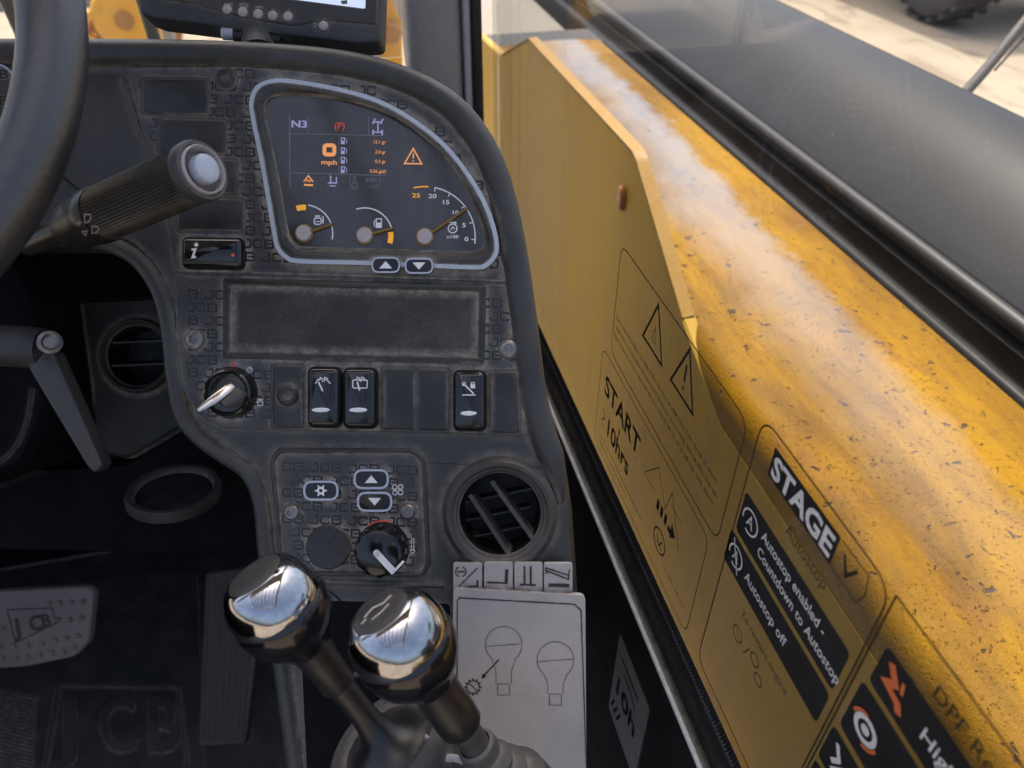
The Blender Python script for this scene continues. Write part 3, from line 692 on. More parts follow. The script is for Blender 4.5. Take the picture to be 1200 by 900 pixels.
# blank covers upper left
def cover(x0, y0, x1, y1, skew=1.5, nm='blank_cover', r=5):
    return stack(nm, rrect(x0, y0, x1, y1, r, 4, skew), [(0, .0005), (0, .0036), (1.0, .0044), (2.4, .0047)], M_COVER, co)
def pad(x0, y0, x1, y1, skew=1.5):      # recess edge round a cover
    return stack('cover_frame', rrect(x0-3, y0-3, x1+3, y1+3, 6, 4, skew), [(0, .0015), (0, .0026), (1.5, .0029)], M_BODY, co)
for b in ((167, 92, 244, 132), (186, 139, 264, 178), (206, 186, 277, 225), (208, 232, 285, 270)):
    pad(*b); cover(*b)
# information switch
isw = stack('information_switch', rrect(210, 276, 283, 314, 8, 5, 1), [(0, .0005), (0, .006), (1.2, .0080), (3, .0094), (5, .0104), (7, .0111)], M_ROCKER, co)
icon('symbol', M_WHITE, KX(.0116), isw, [([(224.5, 292.5), (229, 292), (225.6, 301.5), (229.6, 301)], 2.6)], [circ(230, 286.8, 2.4, 12)])
icon('warning_light', M_RED, KX(.0114), isw, fills=[circ(273, 299, 1.8, 10)])
# screws
for (x, y, s) in ((266, 93, 1.1), (229, 398, 1), (596, 409, 1)):
    b = lathe('screw', [(.0062*s, 0), (.0062*s, .0026), (.0052*s, .0034), (.0030*s, .0036), (.0028*s, .0020), (0.0002, .0018)], co.k(x, y, .0021), (0, 0, 1), M_STEEL if s == 1 else M_COVER, co.e, 24, cap1=False)
    lathe('screw_washer', [(.0078*s, 0), (.0078*s, .0008), (.0066*s, .0012)], co.k(x, y, .0021), (0, 0, 1), M_VENTR, b, 24)
# instrument cluster
face = [(310, 129), (313, 118), (322, 112.5), (340, 111.5), (380, 114), (415, 120), (460, 136), (496, 160), (526, 190), (547, 222), (561, 255), (568, 280), (566, 290), (556, 294.5), (544, 295), (450, 292), (360, 289.5), (348, 286), (340, 277), (336, 262), (326, 205), (316, 158)]
FA = sample(face, True, 5)
cl = stack('instrument_cluster', FA, [(0, .0005), (0, .0036)], M_FACE, co)
def resamp(p, n):
    p = p+[p[0]]; L = [0]
    for i in range(1, len(p)): L.append(L[-1]+math.dist(p[i], p[i-1]))
    out = []; j = 0
    for i in range(n):
        d = L[-1]*i/n
        while L[j+1] < d: j += 1
        u = (d-L[j])/max(1e-9, L[j+1]-L[j]); out.append((p[j][0]+(p[j+1][0]-p[j][0])*u, p[j][1]+(p[j+1][1]-p[j][1])*u))
    return out
def loft(name, loops, mat, parent, **kw):
    V, Fc = [], []; n = len(loops[0][0])
    for lp, w in loops:
        for q in lp: V.append(co.k(q[0], q[1], w))
    for r in range(len(loops)-1):
        for i in range(n): a, b = r*n+i, r*n+(i+1) % n; Fc.append((a, b, b+n, a+n))
    return mk(name, V, Fc, mat, parent, **kw)
n = 120
def align(a, b):        # start b at the point nearest a[0]
    k = min(range(len(b)), key=lambda i: math.dist(a[0], b[i])); return b[k:]+b[:k]
ro = resamp(RO, n); cen = (430, 215)
def radial(poly, n, c=cen):
    out = []
    for i in range(n):
        a = 2*math.pi*i/n; dx, dy = math.cos(a), math.sin(a); best = None
        for j in range(len(poly)):
            (x0, y0), (x1, y1) = poly[j-1], poly[j]; ex, ey = x1-x0, y1-y0; den = dx*ey-dy*ex
            if abs(den) < 1e-9: continue
            t = ((x0-c[0])*ey-(y0-c[1])*ex)/den; u = ((x0-c[0])*dy-(y0-c[1])*dx)/den
            if t > 0 and -1e-6 <= u <= 1+1e-6 and (best is None or t > best): best = t
        out.append((c[0]+dx*best, c[1]+dy*best))
    return out
n = 160
ro, r1, r2, fa, fb = radial(RO, n), radial(inset(RO, 6.4), n), radial(inset(RO, 11), n), radial(inset(FA, -4), n), radial(inset(FA, 1.0), n)
ro2 = radial(inset(RO, .8), n); r1b = radial(inset(RO, 5.8), n)
loft('cluster_surround', [(ro, .0018), (ro2, .0082), (r1, .0086), (r2, .0092), (fa, .0078), (fb, .0034)], M_BEZEL, cl)
loft('pale_outline', [(ro2, .0083), (ro2, .0089), (r1b, .0091), (r1b, .0084)], M_RING, cl)
FW = .0039
km = KX(FW)
icon('screen_grid', M_LINE, km, cl, [(S(cf, [(80, 40), (85, 760)]), 1.2), (S(cf, [(88, 228), (880, 245), (1040, 250)]), .9), (S(cf, [(88, 622), (570, 634), (1050, 650)]), .9), (S(cf, [(270, 50), (270, 228)]), .7), (S(cf, [(872, 60), (872, 245)]), .8), (S(cf, [(575, 250), (575, 630)]), .5), (S(cf, [(690, 645), (690, 780), (780, 785)]), .6)])
text('gear_readout', M_LAV, km, cl, [('N3', *cf(92, 162), 8, 1.35, 'l', .03, -2)])
text('parking_light', M_RED, km, cl, [('(P)', *cf(580, 182), 8, 1, 'c', .01)])
icon('axle_symbol', M_LAV, km, cl, [(S(cf, [(968, 100), (968, 212)]), 1.6), (S(cf, [(925, 112), (1010, 112)]), 1.6), (S(cf, [(920, 212), (1018, 215)]), 1.6), (S(cf, [(940, 78), (915, 130)]), 2.2), (S(cf, [(1018, 78), (995, 130)]), 2.2), (S(cf, [(920, 190), (920, 238)]), 2.2), (S(cf, [(1010, 190), (1010, 240)]), 2.2)])
icon('speed_readout', M_ORANGE, km, cl, [(rpoly(S(cf, [(430, 345), (530, 345), (530, 438), (430, 438)]), 3), 4.6, True)])
text('speed_unit', M_ORANGE, km, cl, [('mph', *cf(395, 535), 5.6, 1.35, 'l', .02, -2)])
def pump(y): return [(S(cf, [(600, y-30), (630, y-30), (630, y+30), (600, y+30)]), 1.1, True), (S(cf, [(636, y-28), (654, y-8), (652, y+28)]), .8)], [S(cf, [(602, y), (628, y), (628, y+28), (602, y+28)])]
ps, pf = [], []
for y in (300, 400, 495, 590): a, b = pump(y); ps += a; pf += b
icon('fuel_symbols', M_LAV, km, cl, ps, pf)
text('fuel_figures', M_ORANGE, km, cl, [(s, *cf(1045, y), 3.9, .95, 'r', .01, -2) for s, y in (('13.1 gr', 330), ('2.0 gr', 430), ('0.2 gr', 525), ('0.36 gal/l', 625))])
icon('work_light_symbol', M_ORANGE, km, cl, [(S(cf, [(222, 710), (268, 650), (318, 712)]), 1.5), (S(cf, [(245, 712), (262, 690), (280, 712), (296, 695)]), 1.1), (S(cf, [(225, 742), (318, 746)]), 2.2)])
icon('forks_symbol', M_LAV, km, cl, [(S(cf, [(492, 650), (494, 722), (550, 726), (552, 662)]), 1.5), (S(cf, [(465, 724), (494, 724)]), 1.5), (S(cf, [(480, 752), (545, 755)]), 1.2)])
icon('temperature_symbol', M_LINE, km, cl, [(circ(*cf(733, 745), 3.2, 14), .9, True), (S(cf, [(722, 715), (722, 660), (746, 660), (746, 715)]), .8)])
text('clock_figures', M_LINE, km, cl, [('4009.4', *cf(1000, 716), 4.4, 1.1, 'r', 0, -2), ('11:01', *cf(985, 778), 4.2, 1.1, 'r', 0, -2)])
icon('warning_triangle_symbol', M_ORANGE, km, cl, [(S(c2, [(681, 380), (714, 440), (647, 439)]), 1.7, True), (S(c2, [(681, 398), (681, 420)]), 1.5)], [circ(*c2(681, 429), .9, 8)])
def gauge(cx, cy, arcs, amb, ticks=()):
    icon('gauge_scale', M_WHITE, km, cl, [(circ(cx, cy, r, 16, a0, a1), w) for r, a0, a1, w in arcs]+[(p, w) for p, w in ticks])
    icon('gauge_warning_band', M_AMBER, km, cl, [(circ(cx, cy, r, 6, a0, a1), w) for r, a0, a1, w in amb])
h1, h2, h3 = cg(122, 224), cg(450, 236), cg(775, 243)
gauge(*h1, [(33.5, -12, 82, 1.5)], [(30.5, 86, 107, 6.5)])
gauge(*h2, [(32.5, 14, 108, 1.5)], [(30.5, -17, 8, 6.2)])
tk = []
def pol(c, r, a): return (c[0]+r*math.cos(RAD(a)), c[1]-r*math.sin(RAD(a)))
R3 = 59
for a in (78, 62, 20, 4, -3): pass
tick = [(-6, 5), (16, 5), (58, 5), (78, 5)]
gauge(*h3, [(R3, -8, 79, 1.4)], [(R3, 86, 103, 1.6)], [([pol(h3, R3-4.5, a), pol(h3, R3, a)], 1.2) for a in (-3, 17, 38, 60, 78)])
text('gauge_figures', M_WHITE, km, cl, [('20', *cg(816, 33), 5, 1.35, 'c', .02), ('15', *cg(886, 66), 5, 1.35, 'c', .02), ('10', *cg(938, 121), 4.6, 1.3, 'c', .02), ('5', *cg(986, 190), 5, 1.35, 'c', .02), ('0', *cg(1000, 266), 5, 1.35, 'c', .02), ('x100', *cg(925, 250), 3.6, 1.35, 'c', .02)])
text('gauge_warning_figures', M_AMBER, km, cl, [('25', *cg(727, 30), 5, 1.4, 'c', .02)])
icon('engine_symbol', M_WHITE, km, cl, [(circ(*cg(925, 197), 5.2, 16), 1.3, True), (S(cg, [(905, 165), (942, 165), (942, 175)]), 1.5), (S(cg, [(915, 205), (925, 188), (936, 200)]), 1.2)])
icon('coolant_symbol', M_WHITE, km, cl, [(rrect(*cg(176, 140), *cg(214, 175), 3), 1.4, True), (S(cg, [(180, 130), (210, 130)]), 1.4), (S(cg, [(184, 160), (206, 160)]), 1.1), (S(cg, [(224, 132), (224, 170)]), 1.6)])
icon('fuel_pump_symbol', M_WHITE, km, cl, [(S(cg, [(512, 192), (512, 145), (540, 145), (540, 192)]), 1.2, True), (S(cg, [(506, 150), (500, 165), (503, 188)]), 1)], [S(cg, [(514, 165), (538, 165), (538, 190), (514, 190)])])
for h, tip in ((h1, cg(275, 172)), (h2, cg(605, 193)), (h3, cg(1008, 84))):
    d = Vector((tip[0]-h[0], tip[1]-h[1])).normalized(); nn = Vector((-d.y, d.x)); a = Vector(h)+d*6; b = Vector(tip)
    stack('needle', [tuple(a+nn*1.7), tuple(b+nn*1.3), tuple(b-nn*1.3), tuple(a-nn*1.7)], [(0, .0046), (0, .0056), (.5, .0060)], M_NEEDLE, co, cl)
    lathe('needle_hub', [(.0066, 0), (.0066, .0006), (.0060, .0010)], co.k(*h, .0040), (0, 0, 1), M_NEEDLE, cl, 28)
    lathe('needle_cap', [(.0054, 0), (.0054, .0022), (.0048, .0028)], co.k(*h, .0051), (0, 0, 1), M_HUB, cl, 28)
def pill(x, y, rx, ry, parent, w0, mat=M_RING, face=M_ROCKER, lwid=2):
    P = rrect(x-rx, y-ry, x+rx, y+ry, ry*.95, 7)
    stack('button', P, [(0, w0), (0, w0+.0018), (1.2, w0+.0024)], face, co, parent)
    icon('button_outline', mat, KX(w0+.0026), parent, [(inset(P, lwid/2+.2), lwid, True)])
    return w0+.0027
for x, y, s in ((452, 310.5, 1), (491, 311.5, -1)):
    w = pill(x, y, 17, 9.6, cl, .0084)
    icon('button_arrow', M_WHITE, KX(w), cl, fills=[[(x, y-4.5*s), (x+7.5, y+4*s), (x-7.5, y+4*s)]])
# radio blank
rb = stack('radio_frame', rpoly([(263, 326), (570, 334), (568, 427), (262, 420)], 3, 3), [(0, .0010), (0, .0040), (1.5, .0047), (6, .0049), (8, .0030), (8.5, .0012)], M_COVER, co, cap=False)
rp = stack('radio_blank', rpoly([(274, 331), (563, 337), (561, 419), (272, 414)], 3, 3), [(0, .0002), (0, .0018), (1.5, .0024)], M_FOAM, co)
# ignition
ig = lathe('ignition_switch', [(.0185, 0), (.0185, .003), (.0170, .006), (.0165, .010), (.0150, .0112), (.0135, .0095), (.0120, .0100)], co.k(272, 460, .0021), (0, 0, 1), M_ROCKER, co.e, 40)
lathe('key_barrel', [(.0105, 0), (.0105, .004), (.0095, .005)], co.k(272, 460, .0118), (0, 0, 1), M_VENTB, ig, 32)
P = [co.k(276, 449, .013), co.k(266, 456, .021), co.k(248, 470, .030), co.k(232, 481, .034)]
tube('key', P, [.0032, .0036, .0032, .0014], M_METAL, ig, 12, flat=.32)
tube('key_bow', [co.k(284, 458, .014), co.k(274, 466, .020), co.k(262, 475, .024)], [.0045, .005, .003], M_VENTR, ig, 10, flat=.5)
icon('ignition_symbols', M_WHITE, KX(.0026), ig, [(circ(*c4(252, 364), 3, 14), .9, True), ([c4(248, 368), c4(257, 358)], .9), (circ(*c4(286, 470), 3, 12), .9, True), ([c4(278, 458), c4(294, 458)], .9), ([c4(278, 478), c4(294, 478)], .8)])
icon('off_symbol', M_RED, KX(.0026), ig, [(circ(*c4(200, 347), 2.6, 12), .9, True)])
# switch row
def blank(x0, y0, x1, y1):
    pad(x0, y0, x1, y1, .6); return cover(x0, y0, x1, y1, .6, r=4)
bl = blank(319, 428, 355, 501)
lathe('cover_plug', [(.0078, 0), (.0078, .0018), (.0060, .0034), (.0038, .0030), (.0034, .0014)], co.k(338, 463, .0046), (0, 0, 1), M_COVER, bl, 28)
blank(448, 431, 485, 503); blank(490, 432, 526, 504); blank(574, 435, 609, 507)
def rocker(x0, y0, x1, y1):
    o = stack('rocker_switch', rrect(x0, y0, x1, y1, 9, 6, .5), [(0, .0005), (0, .0075), (1.0, .0094), (2.8, .0112), (5, .0124), (7.6, .0131)], M_ROCKER, co)
    return o
RW = .0140
s1 = rocker(358, 429, 398, 502); s2 = rocker(400, 430, 441, 503); s3 = rocker(530, 433, 570, 506)
stack('indicator', circ(375.5, 480.5, 10.5, 20, ry=2.7), [(0, .0120), (0, RW+.0004), (.6, RW+.0008)], M_WHITE, co, s1)
stack('indicator', circ(419.5, 480.5, 10.5, 20, ry=2.7), [(0, .0120), (0, RW+.0004), (.6, RW+.0008)], M_WHITE, co, s2)
stack('indicator', circ(549, 484.5, 9.5, 20, ry=2.7), [(0, .0120), (0, RW+.0004), (.6, RW+.0008)], M_WHITE, co, s3)
icon('symbol', M_WHITE, KX(RW), s1, [(S(c4, [(462, 408), (470, 396), (484, 391)]), 1.2), (S(c4, [(488, 392), (500, 396), (510, 408)]), 1.2), (S(c4, [(472, 402), (486, 432)]), 1.8), (S(c4, [(476, 398), (478, 388), (484, 391), (485, 402)]), 1), (S(c4, [(490, 402), (492, 388), (500, 390), (502, 400)]), 1)])
icon('symbol', M_WHITE, KX(RW), s2, [(rrect(*c4(582, 396), *c4(628, 422), 2), 1.2, True), (S(c4, [(596, 402), (604, 430)]), 1.8), (S(c4, [(594, 398), (596, 387), (604, 390), (605, 402)]), 1), (S(c4, [(608, 402), (610, 387), (618, 390), (620, 400)]), 1)])
icon('symbol', M_WHITE, KX(RW), s3, [(S(c4, [(934, 410), (942, 414), (968, 440)]), 1.6), (S(c4, [(932, 444), (974, 444)]), 1.3), (circ(*c4(937, 409), 2, 10), 1.0, True), (S(c4, [(961, 410), (961, 404), (970, 404), (970, 410)]), 1)], [rrect(*c4(958, 410), *c4(973, 423), .5, 2)])
# heater panel
hp = rpoly([(322, 541), (327, 530), (484, 530), (494, 541), (500, 660), (493, 671), (332, 669)], [4, 12, 12, 12, 12, 8, 8], 5)
stack('heater_recess', inset(hp, -5), [(0, -.001), (0, .0022), (2, .0034), (4, .0034), (5.5, .0010)], M_BODY, co, cap=False)
he = stack('heater_panel', hp, [(0, -.001), (0, .0012), (1.2, .0018)], M_FASCIA, co)
pattern(he, hp, .00184, x0=318, y0=552, ylim=664)
for x, y in ((342.5, 600), (478, 599)):
    b = lathe('screw', [(.0052, 0), (.0052, .0026), (.0044, .0034), (.0026, .0035), (.0024, .0020), (0.0002, .0018)], co.k(x, y, .0018), (0, 0, 1), M_STEEL, co.e, 24, cap1=False)
    lathe('screw_washer', [(.0066, 0), (.0066, .0007), (.0058, .0010)], co.k(x, y, .0018), (0, 0, 1), M_VENTR, b, 24)
for x, y, s in ((376, 575, 0), (435, 561.5, 1), (439, 588, -1)):
    w = pill(x, y, 21, 12, he, .0019, lwid=2.6)
    if s: icon('button_arrow', M_WHITE, KX(w), he, fills=[[(x, y-4.5*s), (x+7.5, y+4.5*s), (x-7.5, y+4.5*s)]])
    else: icon('snowflake_symbol', M_WHITE, KX(w), he, [(circ(x, y, 3.4, 14), 2.4, True)]+[([pol((x, y), 4.6, a), pol((x, y), 7, a)], 1.8) for a in range(0, 360, 60)])
icon('fan_symbol', M_WHITE, KX(.0022), he, [(circ(466+dx, 574+dy, 2.7, 12), .8, True) for dx, dy in ((-3.4, -3), (3.2, -3.4), (-3, 3.4), (3.4, 3))])
icon('thermometer_symbol', M_WHITE, KX(.0022), he, [(rrect(482, 631, 485, 644, 1.4, 3), .8, True), (circ(483.5, 646, 2.4, 10), .9, True)])
lathe('round_blank', [(.0158, 0), (.0158, .0032), (.0148, .0044), (.0120, .0046)], co.k(386, 640, .0018), (0, 0, 1), M_COVER, he, 40)
kn = lathe('heater_knob', [(.0190, 0), (.0190, .003), (.0172, .006), (.0168, .014), (.0160, .0165), (.0135, .0178)], co.k(449, 642, .0018), (-.03, -.04, 1), M_ROCKER, he, 48)
kv = co.k(449, 642, .0018)
icon('knob_dial_mark', M_RED, KX(.0022), he, [(circ(449, 642, 31.5, 16, 70, 125), 1.2)])
V, Fc = [], []
for i in range(12):
    a = 2*math.pi*i/12; b0 = len(V)
    for da in (-.10, .10):
        for (r, h) in ((.0166, .005), (.0181, .005), (.0178, .0150), (.0163, .0172)):
            V.append(kv+Vector((r*math.cos(a+da), r*math.sin(a+da), h)))
    Fc += [(b0, b0+1, b0+2, b0+3), (b0+4, b0+5, b0+6, b0+7), (b0+1, b0+5, b0+6, b0+2), (b0+2, b0+6, b0+7, b0+3)]
mk('heater_knob_grip', V, Fc, M_ROCKER, he, smooth=False)
icon('pointer', M_WHITE, lambda x, y: co.k(x, y, .0206), he, [([c6(422, 443), c6(486, 512)], 8), ([c6(480, 514), c6(520, 472)], 3)], [circ(*c6(424, 445), 4, 14)])
# right air vent
vc = co.k(586, 601, 0)
vt = lathe('air_vent', [(.0410, 0), (.0410, .003), (.0400, .0065), (.0372, .0090), (.0345, .0085), (.0325, .0060), (.0312, .0056), (.0300, .0035), (.0290, .0030)], vc, (0, 0, 1), M_VENTR, co.e, 64, cap0=False, cap1=False)
lathe('vent_throat', [(.0290, .0035), (.0285, -.012), (.0275, -.034), (.0002, -.036)], vc, (0, 0, 1), M_BLACK, vt, 48, cap0=False, cap1=False)
for a, b in ((c6(752, 240), c6(893, 455)), (c6(828, 192), c6(972, 392))):
    A_, B_ = co.k(*a, .0030), co.k(*b, .0030); d = (B_-A_).normalized(); nn = Vector((-d.y, d.x, 0))
    hh = [A_+nn*.0015, B_+nn*.0015, B_-nn*.0015, A_-nn*.0015]; ddn = Vector((.005, -.0035, -.016))
    mk('slat', hh+[v+ddn for v in hh], [(0, 1, 2, 3), (4, 5, 6, 7), (0, 1, 5, 4), (1, 2, 6, 5), (2, 3, 7, 6), (3, 0, 4, 7)], M_VENTR, vt, smooth=False)
for y in (583, 604, 625):
    A_, B_ = co.k(546, y+6, -.018), co.k(622, y-10, -.018); dn = Vector((0, .003, -.008)); up_ = Vector((0, .0008, 0))
    mk('rear_slat', [A_-up_, B_-up_, B_+up_, A_+up_, A_+dn, B_+dn], [(0, 1, 2, 3), (2, 3, 4, 5), (0, 1, 5, 4)], M_VENTB, vt, smooth=False)
# mouldings on the lower console
tube('lower_ridge', [co.k(x, y, .0003) for x, y in sample([(338, 676), (360, 681), (440, 684), (520, 686)], n=4)], .0022, M_BODY, co.e, 8)
stack('recess_shade_plate', rpoly([(350, 704), (527, 708), (527, 960), (362, 960)], 6, 4), [(0, -.0005), (0, .0012), (2, .0016)], M_DARK, co)  # raised dark plate, the recess's shade is put into its colour
tube('pocket_ridge', [co.k(395, 792, .002), co.k(450, 789, .002), co.k(528, 790, .002)], .0018, M_BODY, co.e, 8)
# ================================================================= placard
pc = Thing('control_placard', 'dirty white plastic placard with lever outlines and four tabs', 'placard', 608, 905, .545)
pp = rpoly([(531, 689), (686, 697), (688, 960), (527, 960)], [5, 8, 4, 4], 5)
pb = stack('placard_board', pp, [(0, .0040), (0, .0085), (.8, .0093)], M_PLAC, pc, back=True)
PK = lambda w: (lambda x, y: pc.k(x, y, w))
tabs = []
for i, (x0, y0, x1, y1) in enumerate(((107, 68, 226, 189), (231, 66, 351, 187), (354, 66, 471, 186), (474, 68, 592, 190))):
    tabs.append(stack('tab_card', rpoly(S(c8, [(x0, y0), (x1, y0), (x1, y1), (x0, y1)]), 3.5, 4), [(0, .0028), (0, .0058), (.7, .0064)], M_PLAC, pc, back=True))
tw = PK(.0067)
icon('symbol', M_INK, tw, tabs[0], [([c8(130, 165), c8(206, 88)], 1.1), (circ(*c8(138, 104), 6, 14, 110, 250), 1.1), (circ(*c8(138, 104), 6, 14, -70, 70), 1.1), (S(c8, [(124, 104), (152, 104)]), 1.4), (S(c8, [(168, 163), (206, 163), (206, 138)]), 2)])
icon('symbol', M_INK, tw, tabs[1], [(S(c8, [(245, 147), (325, 150)]), 1.6), (S(c8, [(322, 152), (325, 95)]), 3.6)])
icon('symbol', M_INK, tw, tabs[2], [(S(c8, [(397, 82), (397, 156)]), 2), (S(c8, [(422, 82), (422, 156)]), 2), (S(c8, [(378, 156), (442, 158)]), 2)])
icon('symbol', M_INK, tw, tabs[3], [(S(c8, [(482, 88), (575, 118), (575, 135), (482, 98)]), 1.4, True), (S(c8, [(484, 95), (489, 108), (480, 110)]), 1), (S(c8, [(495, 158), (578, 160)]), 4), (S(c8, [(575, 118), (580, 95)]), 1.2)])
bw = PK(.0096)
icon('board_outline', M_INK, bw, pb, [(S(c8, [(122, 900), (124, 222), (134, 210), (600, 236), (626, 262), (648, 900)]), 1.1)])
def leverpic(cx, cy, r, nk, a, b, wd, colr=.6):
    s = [(circ(cx, cy, r, 24, -50, 230), .55), ([(cx-r, cy+2), (cx+r, cy-1)], .55)]
    s += [([pol((cx, cy), r, -50), (cx+nk, cy+a), (cx+nk, cy+b)], .55), ([pol((cx, cy), r, 230), (cx-nk, cy+a), (cx-nk, cy+b)], .55)]
    s += [([(cx-wd, cy+b), (cx+wd, cy+b), (cx+wd, cy+b+13), (cx-wd, cy+b+13)], .6, True)]; return s
icon('lever_drawing', M_INKL, bw, pb, leverpic(*c8(312, 400), 21.5, 9, 32, 46, 7)+leverpic(*c8(522, 462), 21.5, 9, 28, 40, 7))
icon('gear_symbol', M_INK, bw, pb, [(circ(*c8(188, 572), 7.4, 20), 1, True), ([c8(172, 556), c8(205, 588)], .9), ([c8(292, 462), c8(232, 525)], 1.4)]+[([pol(c8(188, 572), 7.6, q), pol(c8(188, 572), 10, q)], 1.6) for q in range(0, 360, 30)], [[c8(222, 538), c8(228, 518), c8(242, 530)]])
# ================================================================= levers
AX = Vector((-.437, .815, .38)).normalized()
def lever(name, label, px, py, D, dk, s, collar):
    t = Thing(name, label, 'lever', px, py, D, group='chrome topped control levers'); c = t.k(dk[0], dk[1], D-dk[2]); e = t.e
    kb = lathe('knob', [(a*s, h*s) for a, h in ((.0272, .0002), (.0280, -.001), (.0283, -.006), (.0272, -.013), (.0245, -.0195), (.0205, -.025), (.0165, -.0295), (.0140, -.034))], c, AX, M_KNOB, e, 56)
    lathe('chrome_cap', [(a*s, h*s) for a, h in ((.0275, -.0002), (.0278, .0015), (.0275, .006), (.0264, .0115), (.0245, .0165), (.0218, .0205), (.0190, .0226), (.0168, .0236), (.0163, .0237), (.0160, .0232))], c, AX, M_CHROME, kb, 64)
    lathe('top_disc', [(a*s, h*s) for a, h in ((.0162, .0228), (.0159, .0239), (.0150, .0243), (.010, .0248), (.0003, .0250))], c, AX, M_DISC, kb, 56, cap1=False)
    return t, c, e, kb
t, c, e, kb = lever('transmission_lever', 'chrome topped black lever with plain disc and wide rubber boot', 425, 885, .50, (325, 709, .42), .95, 0)
lathe('collar', [(.0136, -.029), (.0118, -.034), (.0108, -.045), (.0104, -.063), (.0098, -.0645), (.0086, -.065)], c, AX, M_SLEEVE, e, 36)
lathe('shaft', [(.0080, -.062), (.0077, -.090), (.0086, -.100), (.0112, -.108), (.0165, -.114), (.0235, -.118), (.0285, -.120), (.0290, -.121)], c, AX, M_SLEEVE, e, 44)
lathe('rubber_boot', [(.0275, -.1195), (.0300, -.1160), (.0345, -.1150), (.0385, -.1185), (.0402, -.126), (.0398, -.135), (.0372, -.143), (.0385, -.150), (.0410, -.17)], c, AX, M_RUBBER, e, 48, cap0=False)
t2, c, e, kb = lever('hydraulic_lever', 'chrome topped black lever with worn disc and grey rod beside the placard', 540, 900, .48, (471, 752, .40), .96, 0)
dw = [Vector(c)+AX*.0246]
uu = Vector((.83, .50, -.03)); uu = (uu-AX*uu.dot(AX)).normalized(); vv = AX.cross(uu)
if vv.y < 0: vv = -vv
mpd = lambda x, y: dw[0]+uu*x+vv*y
icon('disc_marks', M_HUB, mpd, kb, [([(-.008, -.001), (-.003, .003), (.003, .002), (.008, .005)], .0016), ([(-.004, -.006), (.002, -.004), (.006, -.001)], .0013), ([(-.010, -.005), (-.007, -.003)], .0015)])
lathe('collar', [(.0136, -.029), (.0126, -.036), (.0124, -.046), (.0128, -.056), (.0124, -.066), (.0110, -.0685), (.0080, -.069)], c, AX, M_SLEEVE, e, 36)
lathe('rod', [(.0086, -.067), (.0084, -.080), (.0080, -.081), (.0080, -.10)], c, AX, M_LEVG, e, 32)
lathe('rubber_boot', [(.0092, -.0835), (.0112, -.0850), (.0118, -.090), (.0105, -.094), (.0150, -.100), (.0140, -.104), (.0195, -.110), (.0180, -.115), (.026, -.122), (.028, -.14)], c, AX, M_RUBBER, e, 40, cap0=False)
tube('lever_cable', [t2.k(*p, .03) for p in sample([(502, 862), (503, 880), (512, 890), (530, 888), (545, 892)], n=5)], .0022, M_HUB, e, 10)
# ================================================================= steering wheel
sw = Thing('steering_wheel', 'thick grained black steering wheel rim at the edge of the dash', 'steering wheel', -380, 62, .40)
RT = .1885; P = []
tilt = Matrix.Rotation(RAD(-8), 3, 'X') @ Matrix.Rotation(RAD(4), 3, 'Y')
P = [tilt @ Vector((RT*math.cos(a), RT*math.sin(a), 0)) for a in [2*math.pi*i/120 for i in range(120)]]
tube('rim', P, .0172, M_WHEEL, sw.e, 28, closed=True)
lathe('hub', [(.045, -.03), (.05, -.02), (.045, -.008), (.03, -.004)], (0, 0, 0), tilt @ Vector((0, 0, 1)), M_BODY, sw.e, 40)
for a in (90, 210, 330):
    d = Vector((math.cos(RAD(a)), math.sin(RAD(a)), 0))
    tube('spoke', [tilt @ (d*.03+Vector((0, 0, -.02))), tilt @ (d*.1+Vector((0, 0, -.012))), tilt @ (d*.185)], [.016, .013, .012], M_BODY, sw.e, 14, flat=.5)
# ================================================================= column stalk
sk = Thing('column_stalk', 'fat ribbed black column stalk with silver end button', 'stalk', 60, 275, .52)
ax0, ax1 = sk.k(62, 276, .008), sk.k(238, 199, .085)
ax = (ax1-ax0).normalized(); Ls = (ax1-ax0).length
hh_ = lambda u: Ls*u
lathe('stem', [(.0068, -.03), (.0068, .0), (.0085, hh_(.10))], ax0, ax, M_STALK, sk.e, 24)
cp = lathe('stalk_collar', [(.0085, hh_(.08)), (.0150, hh_(.16)), (.0163, hh_(.24)), (.0163, hh_(.30)), (.0178, hh_(.315)), (.0180, hh_(.36)), (.0172, hh_(.385))], ax0, ax, M_STALK, sk.e, 40)
V, Fc = [], []; seg = 52; u_ = ax.orthogonal().normalized(); v_ = ax.cross(u_)
pr = [(hh_(.38), .0165), (hh_(.40), .0172), (hh_(.94), .0168), (hh_(.955), .0160)]
for h, r in pr:
    for j in range(seg*2):
        a = math.pi*j/seg; q = r-(.0010 if j % 2 else 0); V.append(ax0+ax*h+u_*(q*math.cos(a))+v_*(q*math.sin(a)))
for i in range(3):
    for j in range(seg*2): a, b = i*seg*2+j, i*seg*2+(j+1) % (seg*2); Fc.append((a, b, b+seg*2, a+seg*2))
mk('ribbed_grip', V, Fc, M_STALK, sk.e, angle=25)
lathe('end_ring', [(.0160, hh_(.945)), (.0176, hh_(.955)), (.0178, hh_(.985)), (.0168, hh_(1.0)), (.0150, hh_(1.0)), (.0148, hh_(.99))], ax0, ax, M_LEVG, sk.e, 48)
lathe('end_trim', [(.0142, hh_(.985)), (.0142, hh_(1.008)), (.0136, hh_(1.014)), (.0128, hh_(1.008)), (.0126, hh_(.99))], ax0, ax, M_HUB, sk.e, 48)
bt = lathe('end_button', [(.0086, hh_(.96)), (.0084, hh_(1.015)), (.0080, hh_(1.026)), (.0072, hh_(1.030)), (.003, hh_(1.031))], ax0, ax, M_RING, sk.e, 40)
